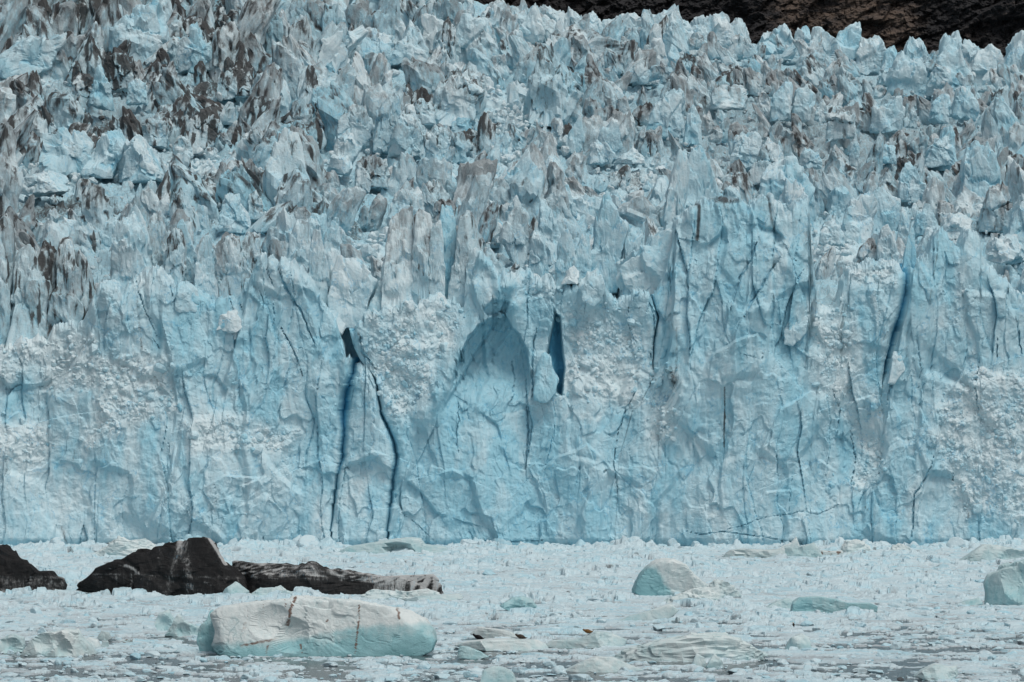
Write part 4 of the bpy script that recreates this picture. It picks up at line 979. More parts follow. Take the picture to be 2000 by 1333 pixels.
# ------------------------------------------------------------------ which seracs show largest: a coarse point z-buffer
RW, RH = 1000, 667
def visible_counts(pts_list):
    pix, dep, own = [], [], []
    for pts, o in pts_list:
        x, y = proj(pts)
        xi, yi = (x * RW / 2000).astype(np.int64), (y * RH / 1333).astype(np.int64)
        m = (xi >= 0) & (xi < RW) & (yi >= 0) & (yi < RH)
        pix.append((yi * RW + xi)[m]); dep.append(pts[m, 1]); own.append(np.full(m.sum(), o))
    pix, dep, own = np.concatenate(pix), np.concatenate(dep), np.concatenate(own)
    order = np.lexsort((dep, pix))
    pix, own = pix[order], own[order]
    first = np.concatenate([[True], pix[1:] != pix[:-1]])
    return np.bincount(own[first] + 1, minlength=len(pts_list) + 2)[1:]

cnt = visible_counts(all_pts + [(it['V'], i) for i, it in enumerate(items)])
order = sorted(range(len(items)), key=lambda i: -cnt[i])
chosen = [i for i in order if cnt[i] >= 14][:298]

COLS = [(150, "at the left edge"), (300, "above the dark berg's left"), (465, "above the dark berg's peak"), (660, "above the low grey berg"),
        (770, "above the free-standing pillar"), (935, "above the fluted grey towers"), (1060, "above the arched hollow"), (1190, "above the dark upright slit"),
        (1320, "above the round blue berg"), (1470, "above the brown dirt ledge"), (1595, "above the tallest cliff"), (1690, "above the rubble pocket"),
        (1800, "above the slanting crevasse"), (1910, "above the rightmost cliff"), (9999, "at the right edge")]
def where_on_fall(px, py):
    t = (PYF - py) / (PYF - float(sky_row(px)))
    band = ("behind cliff edge" if t < .14 else "low down" if t < .32 else "halfway up" if t < .52 else
            "well up" if t < .74 else "high up" if t < .9 or px < 940 else "on the skyline")
    return band, next(c for m, c in COLS if px < m)


def serac_label(it):
    px, py = it['px'], it['py'] - it['h'] * .3
    a = it['h'] / max(it['w'], 1)
    shape = ("tall " if a > 1.45 else "squat " if a < .85 else "") + ("pointed" if it.get('pointed', a > 1.3) else "blunt")
    le = it.get('lean', 0)
    lean = " left-leaning" if le < -.12 else " right-leaning" if le > .12 else ""
    col = ("blackened" if it['dirt'] > .55 else "streaked" if it['dirt'] > .3 else "grey" if it['grey'] > .42 else "deep blue" if it['blue'] > .62 else
           "whitish" if it['blue'] < .22 else "pale blue")
    b, c = where_on_fall(px, py)
    if lean: shape = shape.split()[0]
    return f"{shape}{lean} {col} serac {b}, {c}", px


def untie(pairs):
    """pairs of (label, px) -> labels made unique by their order from the left"""
    by = {}
    for i, (l, x) in enumerate(pairs): by.setdefault(l, []).append((x, i))
    out = [None] * len(pairs)
    words = ["first", "second", "third", "fourth", "fifth", "sixth", "seventh", "eighth", "ninth", "tenth", "eleventh", "twelfth"]
    for l, xs in by.items():
        xs.sort(); n = len(xs)
        for j, (x, i) in enumerate(xs):
            out[i] = l if n == 1 else (["left", "right"][j] + " " + l if n == 2 else ["left", "middle", "right"][j] + " " + l if n == 3 else f"{words[min(j, 11)]} from left, {l}")
    return out

labs = untie([serac_label(items[i]) for i in chosen])
for i, lab in zip(chosen, labs):
    it = items[i]
    link("serac", make_mesh("serac", it['V'] - it['loc'], it['F'], it['A'], [ICE], False), it['loc'], lab, "serac", "seracs of the icefall")


def join(parts):
    vs, fs, at, n = [], [], [], 0
    for V, F, A in parts:
        vs.append(V); fs.append(F + n); at.append(A); n += len(V)
    return np.concatenate(vs), np.concatenate(fs), np.concatenate(at)

chs = set(chosen)
rest = [(items[i]['V'], items[i]['F'], items[i]['A']) for i in range(len(items)) if i not in chs and cnt[i] > 0]

# loose rubble of the icefall, beyond counting
r3 = np.random.default_rng(41)
K = 6500
rx = r3.uniform(-150, 2150, K * 3); ry = r3.uniform(10, 606, K * 3)
pr = .10 + gmap(RUBBLE, rx, ry)
sel = (r3.random(K * 3) < pr) & (ry > sky_row(rx) + 16)
rx, ry = rx[sel][:K], ry[sel][:K]; K = len(rx)
sz = np.exp(r3.normal(-.6, .5, K))
ruv = gmap(RUBBLE, rx, ry)
Yk = Yof(rx, ry)
N = r3.normal(size=(K, 8, 3)); N /= np.linalg.norm(N, axis=2, keepdims=True)
V, dirs, F = blocks(2, sz[:, None] * r3.uniform(.6, 1.2, (K, 3)), N, sz[:, None] * r3.uniform(.4, .95, (K, 8)))
V += dirs * (.12 * sz[:, None] * perlin(V[..., 0] * 1.5 + 9.1, V[..., 1] * 1.5, V[..., 2] * 1.5 + rx[:, None]))[..., None]
W = V + (P(rx, ry, Yk) + np.stack([0 * sz, 0 * sz, .3 * sz], 1))[:, None, :]
dk = gmap(DIRT, rx, ry) * r3.uniform(.3, 1.2, K)
A = np.stack([np.clip(r3.normal(.30, .2, K) - .25 * ruv, 0, 1), film(rx, ry) * (1 - .85 * ruv), np.clip(dk, 0, 1)], -1)
rest.append((W.reshape(-1, 3), (F[None] + (np.arange(K) * V.shape[1])[:, None, None]).reshape(-1, 3), np.repeat(A, V.shape[1], 0)))
v, f, a = join(rest)
link("serac_rubble", make_mesh("serac_rubble", v, f, a, [ICE], False), label="smaller seracs and broken ice lying between the large seracs", cat="ice rubble", kind="stuff")

# ------------------------------------------------------------------ the sea and its brash ice
wv = np.array([[-900, -60, 0], [900, -60, 0], [900, 1030, 0], [-900, 1030, 0]], float)
link("water", make_mesh("water", wv, np.array([[0, 1, 2, 3]]), None, [WATER], smooth=False), kind="structure")

def cover(x, y):
    """how much of the water the brash covers"""
    px, py = 1000 + FPX * x / y, HORIZ + FPX * HCAM / y
    c = 1.0 - .62 * sstep(1185, 1320, py)
    c = c + .45 * fbm(x / 22, y / 60, 3.3, 3) * sstep(1150, 1250, py) + .06
    return np.clip(c, 0, 1.2)

ys = [470.0]
while ys[-1] < 1006: ys.append(ys[-1] + .36 * (ys[-1] / 500) ** .9)
ys = np.array(ys)[:, None]
ncb = 1150
xs = np.linspace(-.122, .122, ncb)[None, :] * ys
yb = ys + 0 * xs
wx, wy = .5 * perlin(xs / 1.6, yb / 1.6, 1.2), .5 * perlin(xs / 1.6, yb / 1.6, 6.2)
cv = cover(xs, yb)
H = np.full(xs.shape, -.35, np.float32); tone = np.zeros(xs.shape, np.float32)
pyb = HORIZ + FPX * HCAM / yb
lead = sstep(-.05, .14, fbm(xs / 5.5, yb / 9, 77.7, 4) - .42 + .62 * sstep(1140, 1320, pyb))
near = sstep(1150, 1250, pyb)
hum = sstep(-.15, .5, fbm(xs / 11, yb / 20, 55.5, 3)) * (1 - .45 * near) + .25
for sx, sy, hmin, hmax, seed, pk in ((13., 15., .16, .30, 29, .34), (6., 8., .14, .55, 30, .36), (2.8, 3.6, .10, 1.25, 31, .55), (1.4, 1.8, .06, 1.0, 32, .66), (.75, .9, .03, .35, 33, .8)):
    F1, F2, h1, h2, dx1, dz1, _, _ = voro((xs + wx * min(1, sx / 2)) / sx, (yb + wy * min(1, sx / 2)) / sy, seed)
    pres = _rnd[5][h1] < pk * (1 - .93 * lead) * (1 - .18 * near)
    top = (hmin + (hmax - hmin) * hum * _rnd[6][h1] ** 1.8) * (1 - .6 * lead) * (1 - .35 * near)
    edge = sstep(.02, .16, F2 - F1)
    hh = (top * (.55 + .45 * edge) + .35 * top * 2 * ((_rnd[3][h1] - .5) * dx1 + (_rnd[4][h1] - .5) * dz1)) * edge
    hh = np.where(pres & (edge > .05), hh, -.35)
    up = hh > H
    H = np.where(up, hh, H); tone = np.where(up, _rnd[7][h1], tone)
H += np.where(H > 0, .07 * perlin(xs / .5, yb / .6, 3.1) + .06 * facet(xs / .45, yb / .5, 35, 2, .3), 0)
heap = sstep(930, 998, yb)
H += heap * (.1 + 2.4 * np.clip(fbm(xs / 14, yb / 14, 9.1, 3), -.05, 1) + .6 * np.clip(fbm(xs / 5, yb / 6, 9.9, 2), -.2, 1)) * (.6 + .6 * facet(xs / 1.3, yb / 1.6, 36, 2, .25))
H += (1 - lead) * .25 * np.clip(fbm(xs / 8, yb / 16, 19.1, 3), -.1, 1)
Vb = np.stack([xs, yb, H], -1).reshape(-1, 3)
bl = np.clip(.14 + .85 * (tone - .55) + .25 * perlin(xs / 9, yb / 14, 14), 0, .8)
gy = np.clip(.16 + .25 * (tone < .22) + .35 * perlin(xs / 14, yb / 25, 24), 0, .4)
gy = np.clip(gy + .62 * (1 - sstep(.02, .26, H)) * (.7 + .6 * perlin(xs / 3, yb / 6, 66)), 0, .8)
dd = .55 * sstep(.45, .7, fbm(xs / 3, yb / 5, 44, 3))
link("brash_ice", make_mesh("brash_ice", Vb, grid_faces(*H.shape), np.stack([bl, gy, dd], -1).reshape(-1, 3), [BRASH], False),
     label="white brash ice covering the sea below the glacier front", cat="brash ice", kind="stuff")

# ------------------------------------------------------------------ bergs read from the photograph
def tone_plain(b, g=.1, d=0.0):
    return lambda px, py, V, z, u: (b + .25 * u + .25 * (1 - z), g + .1 * u + 0 * px, d * sstep(-.2, .5, u))

def tone_dark_tall(px, py, V, z, u):
    n = perlin(px / 7.0, py / 60.0, 3.0) + .6 * perlin(px / 2.5, py / 16.0, 7.0)
    line = 1120 + 7 * sstep(200, 470, px)
    low = sstep(line, line + 4, py)
    streak = .55 * np.exp(-((px - (362 + .10 * (py - 1080))) / 13) ** 2) * (.7 + .5 * n) + .38 * np.exp(-((px - 345 + .25 * (py - 1080)) / 9) ** 2) + .30 * np.exp(-((px - 312) / 7) ** 2) * (py < 1110)
    arc = .55 * np.exp(-((np.hypot(px - 235, py - 1150) - 46) / 5) ** 2) * (px > 240) * (py < line + 2)
    band = .42 * np.exp(-((py - line - 2 - 2.5 * perlin(px / 9, 1, 3)) / 4.0) ** 2) * (.8 + .6 * n)
    edge = .8 * np.exp(-((px - (418 + .62 * (py - 1066))) / 5) ** 2) * (py < 1105)
    speck = .55 * sstep(.45, .62, perlin(px / 1.7, py / 1.5, 31)) * sstep(-.2, .4, perlin(px / 30, py / 20, 3))
    light = np.clip(np.maximum.reduce([speck, streak, arc, band, edge, .20 * low * (1 + 1.6 * n), .05 + .15 * n + .12 * np.clip(perlin(px / 18, py / 9, 6), 0, 1)]), 0, 1)
    return 0 * px + .5, .9 - .9 * light, 1.05 - 1.15 * light

def tone_dark_left(px, py, V, z, u):
    n = perlin(px / 7.0, py / 60.0, 3.0) + .6 * perlin(px / 2.5, py / 16.0, 7.0)
    low = sstep(1122, 1127, py)
    light = np.clip(np.maximum.reduce([.36 * np.exp(-((py - 1127 - 2.5 * perlin(px / 9, 1, 3)) / 4.5) ** 2) * (.8 + .6 * n), .34 * low * (1 + .9 * n), .06 + .1 * n + .16 * np.clip(perlin((px + py) / 16, (px - py) / 5, 2), 0, 1)]), 0, 1)
    return 0 * px + .5, .9 - .9 * light, 1.05 - 1.15 * light

def tone_dark_low(px, py, V, z, u):
    n = perlin(px / 9.0, py / 30.0, 3.0) + .6 * perlin(px / 3.5, py / 10.0, 7.0)
    up = 1 - sstep(1126, 1138, py + 6 * perlin(px / 40, 1, 1) - .035 * (px - 560))
    strip = np.sin((px + .55 * (py - 1120)) / 3.6 + 2.2 * perlin(px / 22, py / 22, 5)) * sstep(780, 800, px)
    folds = np.clip(perlin((px - 2.2 * py) / 26, (py + .35 * px) / 5.0, 9), -1, 1)
    light = np.clip(.06 + .42 * up * (.72 + 1.1 * folds) + .12 * n + .4 * sstep(690, 760, px) * (1 - .3 * up) + .2 * strip, 0, 1)
    return 0 * px + .35, .8 - .8 * light, 1.02 - 1.15 * light

def tone_front(px, py, V, z, u):
    line = np.interp(px, [400, 560, 620, 700, 860], [1256, 1250, 1238, 1222, 1215]) + 5 * perlin(px / 22, 2, 2)
    low = sstep(line - 5, line + 9, py)
    d = 0 * px
    for x0, y0, x1, y1, hw, a in ((577,1168,565,1195,2.2,1),(567,1195,562,1222,2.4,1),(557,1172,558,1185,1.6,.8),(701,1182,702,1215,1.6,.85),(700,1215,694,1275,2.4,.8),(776,1186,780,1208,4,.6),
                                  (515,1176,514,1200,1.6,.5),(484,1190,480,1230,1.8,.45),(587,1260,590,1275,2.2,.7),(470,1262,552,1246,4,.55),(520,1280,523,1262,3,.6),(640,1212,636,1216,2,.7),(477,1215,470,1240,3,.4),(628,1172,630,1184,1.6,.5)):
        ds, _ = seg_dist([(x0, y0), (x1, y1)], px + 2.0 * perlin(px / 6, py / 6, 1), py + 2 * perlin(px / 6, py / 6, 4))
        d = np.maximum(d, (.85 + .35 * perlin(py / 5, px / 5, 2)) * a * np.exp(-(ds / (1.1 * hw)) ** 2))
    d = np.maximum(d, .34 * np.exp(-((px - 500) / 70) ** 2 - ((py - 1225) / 30) ** 2) * (.5 + perlin(px / 5, py / 5, 8)))
    return .04 + low * (.72 + .45 * sstep(line, 1285, py) + .35 * u), .14 + .1 * u + .22 * (1 - low) * np.exp(-((px - 480) / 80) ** 2), d

def tone_round(px, py, V, z, u):
    left = sstep(8, -8, px - (1285 + .55 * (py - 1110)) + 10 * u) * sstep(1098, 1116, py)
    return .06 + .85 * left + .25 * u * left + .25 * (1 - z), .05 + .08 * u, .30 * np.exp(-((px - 1318) / 16) ** 2 - ((py - 1102) / 14) ** 2)

BERGS = [  # outline, water row, depth ratio, roughness, material, tone, name, label
 ([(-70,1164),(-60,1080),(-20,1069),(5,1067),(20,1072),(40,1090),(58,1103),(75,1118),(88,1122),(100,1115),(109,1128),(123,1128),(133,1146),(128,1162),(60,1166)],1162,.5,.9,DARK,tone_dark_left,"iceberg","black sediment-laden iceberg cut by the left edge of the picture"),
 ([(140,1155),(160,1136),(180,1126),(195,1109),(215,1098),(240,1093),(255,1085),(290,1077),(320,1064),(350,1060),(385,1055),(405,1052),(418,1062),(432,1090),(441,1106),(456,1112),(470,1130),(479,1146),(472,1164),(350,1168),(200,1164)],1165,.32,.9,DARK,tone_dark_tall,"iceberg","tallest black iceberg, wedge-shaped with a pale upright streak and tide line"),
 ([(436,1102),(448,1096),(470,1097),(500,1103),(540,1103),(566,1102),(580,1110),(600,1102),(616,1100),(630,1110),(680,1113),(720,1122),(760,1128),(800,1129),(846,1122),(861,1132),(867,1146),(867,1168),(800,1162),(650,1167),(480,1164),(442,1140)],1164,.14,.95,DARK,tone_dark_low,"iceberg","low long black and grey streaked iceberg right of the tallest black one"),
 ([(412,1262),(420,1232),(412,1200),(430,1186),(470,1180),(520,1175),(580,1169),(640,1172),(700,1175),(760,1184),(800,1194),(830,1209),(848,1230),(853,1252),(845,1272),(820,1282),(700,1285),(500,1285),(430,1280)],1281,.26,.30,BERG,tone_front,"iceberg","large flat white iceberg with brown stripes and green foot in the foreground"),
 ([(1236,1157),(1245,1135),(1255,1118),(1275,1100),(1290,1093),(1310,1091),(1325,1096),(1341,1105),(1355,1121),(1376,1139),(1405,1152),(1412,1166),(1300,1170),(1250,1167)],1166,.6,.35,BERG,tone_round,"iceberg","round-backed iceberg with a blue-green left face and white top"),
 ([(1544,1198),(1548,1176),(1560,1167),(1600,1165),(1630,1171),(1660,1179),(1700,1178),(1714,1185),(1712,1197),(1650,1201),(1570,1201)],1199,.3,.35,BERG,tone_plain(.75,.25,.05),"iceberg","long low green-grey iceberg lying right of the round-backed one"),
 ([(1925,1184),(1928,1160),(1922,1140),(1930,1124),(1960,1108),(2000,1098),(2070,1094),(2075,1184),(1940,1186)],1184,.5,.5,BERG,tone_plain(.55,.2,.1),"iceberg","high pale blue-grey iceberg cut by the right edge of the picture"),
 ([(1190,1290),(1230,1267),(1300,1250),(1350,1243),(1400,1239),(1440,1249),(1470,1265),(1499,1281),(1480,1291),(1420,1295),(1300,1294)],1291,.3,1.2,BERG,tone_plain(.18,.30,.16),"iceberg","dirty greyish rubble-faced iceberg in the right foreground"),
 ([(976,1184),(1000,1168),(1020,1165),(1040,1172),(1049,1186),(1030,1197),(1005,1200)],1197,.6,.35,BERG,tone_plain(.7,.15),"iceberg","small turtle-shaped blue-green iceberg in the middle of the brash"),
 ([(301,1218),(312,1196),(330,1191),(341,1210),(345,1232),(310,1236)],1234,.5,.3,BERG,tone_plain(.45,.08),"iceberg","rounded bluish ice lump left of the sharp white peak"),
 ([(322,1242),(335,1222),(349,1197),(362,1214),(390,1226),(398,1242),(370,1247)],1244,.5,.25,BERG,tone_plain(.35,.05),"iceberg","small iceberg with one sharp white peak, left of the striped iceberg"),
 ([(387,1232),(396,1218),(404,1210),(410,1192),(420,1194),(416,1212),(428,1226),(420,1242),(420,1276),(393,1278),(385,1252)],1276,.8,.3,BERG,tone_plain(.8,.25),"iceberg","upright blue-green ice knob with a thin horn at the striped iceberg's left end"),
 ([(42,1280),(60,1251),(85,1236),(116,1234),(126,1229),(151,1231),(161,1245),(176,1260),(188,1279),(130,1285)],1281,.5,.4,BERG,tone_plain(.2,.05),"iceberg","broad white iceberg of tilted slabs in the left foreground"),
 ([(-40,1276),(-20,1255),(5,1248),(28,1238),(46,1246),(50,1274)],1275,.6,.4,BERG,tone_plain(.35,.05),"iceberg","pale blue ice lump at the left edge in the foreground"),
 ([(152,1266),(158,1252),(176,1245),(192,1250),(197,1264),(180,1272)],1270,.8,.4,BERG,tone_plain(.1,.15),"ice_floe","small rounded white ice lump beside the tilted slabs"),
 ([(190,1246),(198,1233),(212,1236),(218,1248),(205,1254)],1252,.8,.4,BERG,tone_plain(.45,.6),"ice_floe","small grey wedge of ice just behind the rounded white lump"),
 ([(196,1266),(200,1254),(211,1252),(214,1262),(206,1268)],1267,.8,.4,BERG,tone_plain(.4,.5),"ice_floe","small grey ice cube right of the rounded white lump"),
 ([(1784,1322),(1800,1309),(1826,1297),(1850,1301),(1860,1306),(1869,1299),(1871,1318),(1850,1332),(1812,1331)],1329,.7,.4,BERG,tone_plain(.35,.35),"iceberg","grey scooped iceberg with a green underside at the bottom right"),
 ([(655,1080),(680,1068),(740,1058),(800,1050),(821,1052),(830,1064),(870,1068),(880,1080),(700,1085)],1082,.4,.35,BERG,tone_plain(.4,.03),"iceberg","long pale blue slab of ice lying at the glacier foot below the pillar"),
 ([(1407,1090),(1425,1075),(1450,1072),(1500,1075),(1545,1070),(1552,1086),(1500,1094)],1091,.4,.6,BERG,tone_plain(.25,.55,.3),"iceberg","low grey dirty iceberg near the glacier foot, brown on top"),
 ([(1530,1090),(1534,1070),(1560,1068),(1590,1060),(1599,1072),(1606,1089),(1570,1094)],1091,.5,.4,BERG,tone_plain(.5,.45,.1),"iceberg","grey angular iceberg just right of the low dirty one at the foot"),
 ([(1516,1076),(1530,1066),(1545,1061),(1555,1048),(1563,1070),(1560,1080)],1080,.5,.2,BERG,tone_plain(.05,.0),"ice_floe","bright white pointed ice shard behind the grey angular iceberg"),
 ([(1600,1086),(1604,1075),(1622,1077),(1645,1075),(1648,1082),(1625,1088)],1086,.5,.7,BERG,tone_plain(.2,.5,.95),"ice_floe","dark brown dirty ice lump right of the grey angular iceberg"),
 ([(1643,1082),(1650,1057),(1660,1058),(1672,1054),(1690,1065),(1705,1080),(1670,1086)],1083,.6,1.0,BERG,tone_plain(.1,.15),"iceberg","white crumbly ice heap at the glacier foot, right of the brown lump"),
 ([(1732,1082),(1745,1068),(1760,1064),(1775,1070),(1780,1082)],1082,.6,1.0,BERG,tone_plain(.1,.4,.15),"ice_floe","greyish crumbly ice heap at the foot of the rightmost cliff"),
 ([(1870,1098),(1900,1078),(1920,1063),(1950,1065),(1990,1075),(2040,1083),(2040,1100),(1950,1104)],1100,.4,.6,BERG,tone_plain(.35,.3,.1),"iceberg","striped blue-grey iceberg at the glacier foot by the right edge"),
 ([(1196,1218),(1230,1203),(1262,1195),(1310,1179),(1326,1193),(1312,1206),(1250,1217)],1215,.4,.2,BERG,tone_plain(.25,.08,.1),"ice_floe","smooth white wedge of ice in front of the round-backed iceberg"),
 ([(1285,1186),(1300,1172),(1335,1160),(1370,1150),(1400,1148),(1411,1162),(1408,1176),(1350,1183)],1181,.3,1.1,BERG,tone_plain(.15,.3,.12),"iceberg","crumbly dirty ice heap along the front of the round-backed iceberg"),
 ([(1380,1166),(1386,1145),(1398,1132),(1420,1140),(1448,1162),(1430,1170)],1169,.5,1.0,BERG,tone_plain(.2,.35,.3),"iceberg","brownish sloping ice heap at the right end of the round-backed iceberg"),
 ([(428,1170),(440,1150),(461,1135),(474,1146),(487,1156),(478,1167),(450,1172)],1170,.6,.25,BERG,tone_plain(.45,.0),"ice_floe","bright cyan pointed ice block in front of the black bergs"),
 ([(482,1170),(495,1158),(512,1150),(525,1153),(545,1147),(560,1157),(588,1156),(590,1166),(540,1173)],1171,.4,1.0,BERG,tone_plain(.35,.0),"ice_floe","row of small cyan ice lumps in front of the low grey iceberg"),
 ([(700,1176),(715,1160),(735,1152),(790,1158),(830,1151),(855,1160),(866,1170),(800,1177)],1175,.3,1.0,BERG,tone_plain(.12,.0),"ice_floe","white crumbly ice ridge before the low grey iceberg's right end"),
 ([(880,1262),(915,1252),(960,1248),(1050,1250),(1066,1258),(1073,1268),(1030,1272),(950,1270)],1271,.45,.25,BERG,tone_plain(.15,.08),"ice_floe","flat white ice floe carrying two seals"),
 ([(1055,1264),(1080,1251),(1130,1249),(1165,1233),(1195,1237),(1225,1250),(1218,1262),(1120,1268)],1266,.35,.3,BERG,tone_plain(.30,.05),"ice_floe","pale blue ice floe carrying one brown seal"),
 ([(918,1238),(935,1224),(960,1228),(985,1231),(1002,1236),(1012,1246),(940,1249)],1248,.4,.4,BERG,tone_plain(.08,.5),"ice_floe","greyish flat floe just behind the two seals"),
 ([(893,1284),(898,1262),(915,1264),(940,1274),(955,1284),(920,1290)],1288,.6,.4,BERG,tone_plain(.65,.05),"ice_floe","cyan tilted ice slab in front of the seals' floe"),
 ([(1100,1312),(1140,1291),(1165,1282),(1200,1285),(1232,1300),(1258,1310),(1180,1316)],1313,.4,.3,BERG,tone_plain(.15,.08),"ice_floe","broad white mound-shaped floe in the foreground, right of centre"),
 ([(936,1345),(943,1310),(962,1301),(985,1304),(1002,1313),(1010,1335),(985,1346)],1343,.6,.3,BERG,tone_plain(.5,.08),"ice_floe","blue-edged ice block cut by the bottom edge, centre"),
 ([(1532,1270),(1545,1246),(1565,1237),(1580,1245),(1584,1268),(1560,1274)],1271,.6,.5,BERG,tone_plain(.35,.08),"ice_floe","rounded cyan ice lump right of the dirty rubble-faced iceberg"),
 ([(1350,1302),(1360,1276),(1376,1284),(1381,1302),(1365,1306)],1304,.7,.3,BERG,tone_plain(.4,.0),"ice_floe","left of two pointed cyan ice blocks before the rubble-faced iceberg"),
 ([(1378,1304),(1394,1276),(1410,1290),(1414,1306),(1395,1310)],1308,.7,.3,BERG,tone_plain(.4,.0),"ice_floe","right of two pointed cyan ice blocks before the rubble-faced iceberg"),
 ([(165,1090),(205,1072),(225,1056),(236,1050),(252,1060),(280,1054),(300,1065),(318,1088)],1089,.5,1.1,BERG,tone_plain(.10,.02),"iceberg","white heap of crushed ice at the glacier foot behind the tallest black iceberg"),
 ([(1290,1267),(1310,1252),(1330,1246),(1340,1262),(1310,1272)],1270,.6,.4,BERG,tone_plain(.3,.0),"ice_floe","pale blue ice slab leaning at the rubble-faced iceberg's left end"),
 ([(1238,1278),(1270,1262),(1296,1254),(1296,1268),(1270,1282)],1280,.5,.3,BERG,tone_plain(.5,.0),"ice_floe","cyan smooth slab just left of the rubble-faced iceberg"),
 ([(1860,1185),(1885,1174),(1912,1168),(1920,1180),(1890,1186)],1184,.5,.3,BERG,tone_plain(.6,.1),"ice_floe","low blue wedge floe just left of the right-edge iceberg"),
 ([(1490,1190),(1510,1178),(1535,1168),(1550,1172),(1548,1192)],1192,.5,.6,BERG,tone_plain(.45,.0),"ice_floe","cyan crumbly ice lump touching the long green-grey iceberg's left end"),
 ([(780,1175),(812,1165),(900,1160),(905,1170),(870,1178)],1177,.5,.4,BERG,tone_plain(.3,.0),"ice_floe","pale slab of ice behind the striped iceberg's right end"),
 ([(238,1256),(244,1249),(258,1249),(258,1255),(250,1259)],1258,.7,.4,BERG,tone_plain(.3,.3,1.0),"ice_floe","small brown dirty ice chunk left of the sharp white peak"),
]
BERG_LAND, FLOES = [], []
rb = np.random.default_rng(123)
berg_pts = []
for poly, wrow, dr, rough_, mat, tone_f, nm, lab in BERGS:
    Y = FPX * HCAM / (wrow - HORIZ)
    k = Y / FPX
    cx, cy = centroid(poly); p_ = np.array(poly, float)
    hw, hh = np.ptp(p_[:, 0]) * k / 2, np.ptp(p_[:, 1]) * k / 2
    hd = float(np.clip(hw * dr, .5 * hh, 9))
    if rough_ > .9 and mat is not DARK: hd = min(hd, .8 * hh)
    if nm == 'ice_floe': hd = min(hd, 1.6 * hh)
    area = np.ptp(p_[:, 0]) * np.ptp(p_[:, 1])
    sub = 7 if tone_f is tone_front else 6 if area > 24000 else 5 if area > 3500 else 4
    if nm == "iceberg" and "horn" in lab: sub = 5
    n_, d_ = [], []
    for j in range(7):
        v_ = sph(-np.pi / 2 + rb.uniform(-.9, .9), rb.uniform(-.05, .7)); n_.append(v_)
        d_.append(float(hd * abs(v_[1]) * rb.uniform(.6, .95) + hw * abs(v_[0]) * rb.uniform(.62, .95) + hh * v_[2] * rb.uniform(.42, .65)))
    for j in range(3):
        v_ = sph(np.pi / 2 + rb.uniform(-.8, .8), rb.uniform(0, .5)); n_.append(v_)
        d_.append(float(hd * abs(v_[1]) * rb.uniform(.7, 1) + hw * abs(v_[0]) * .8 + hh * v_[2] * .6))
    nb = 4 if hw > 2 * hh else 3
    Rb_ = hh * rb.uniform(.5, 1.1, nb)
    Cb = np.stack([rb.uniform(-.75, .75, nb) * hw, -(hd * .84 + Rb_ * .84), rb.uniform(-.7, .6, nb) * hh], 1)
    V, dirs, F = blocks(sub, np.array([[hw, hd, hh]]), np.array(n_)[None], np.array(d_)[None], [radial(poly, cx, cy, k)], (Cb[None], Rb_[None]) if nm == 'iceberg' and rough_ < .9 and hw > 1.2 else None)
    off = rb.uniform(-50, 50, (1, 3))
    sz_ = np.array([min(hw, hh * 1.5) * min(1, rough_ * 2)])
    crumb = rough_ > .9 and mat is not DARK
    V = roughen(V, dirs, off, sz_ * .8, 0 if crumb else .35, .45, .4 + .6 * rough_, .6 if mat is DARK else .05 if crumb else .3 if nm == 'iceberg' else .1)[0][0]
    if rough_ > .9 and mat is not DARK:
        q = V + off[0]
        V = V + dirs[0] * (.5 * np.abs(perlin(q[:, 0] / .8, q[:, 1] / .8, q[:, 2] / .7)) + 0 * facet(q[:, 0] / .6 + 1.5 * perlin(q[:, 0], q[:, 2], q[:, 1]), q[:, 2] / .5 + 1.5 * perlin(q[:, 0], q[:, 2], q[:, 1] + 9), 51, 2.2, .3) + .3 * perlin(q[:, 0] / .35, q[:, 1] / .35, q[:, 2] / .35) + .25 * perlin(q[:, 0] / .9, q[:, 1] / .9, q[:, 2] / .8))[:, None]
    W = V + P(cx, cy, Y + hd * .5)
    px, py = proj(W)
    px, py = px.astype(np.float32), py.astype(np.float32)
    z = np.clip(W[:, 2] / max(W[:, 2].max(), .1), 0, 1)
    q = V + off[0]
    u = fbm(q[:, 0] / (1.2 * hh + .3), q[:, 1] / (1.2 * hh + .3), q[:, 2] / (.8 * hh + .2), 3)
    b_, g_, d2 = tone_f(px, py, V, z, u)
    A = np.stack([b_ + 0 * px, g_ + 0 * px, d2 + 0 * px], -1)
    A[:, 1:] = np.clip(A[:, 1:], 0, 1.1)
    if mat is BERG: A[:, 2] *= 1.35
    loc = P(cx, wrow, Y + hd * .5); loc[2] = 0
    link(nm, make_mesh(nm, W - loc, F, A, [mat], False), loc, lab, "iceberg" if nm == "iceberg" else "ice floe", "icebergs adrift below the glacier" if nm == "iceberg" else "ice floes among the brash")
    berg_pts.append((W, -1))
    if 'seal' in lab and 'carrying' in lab: FLOES.append(W)
    BERG_LAND.append((cx, wrow, np.ptp(p_[:, 0]), lab))

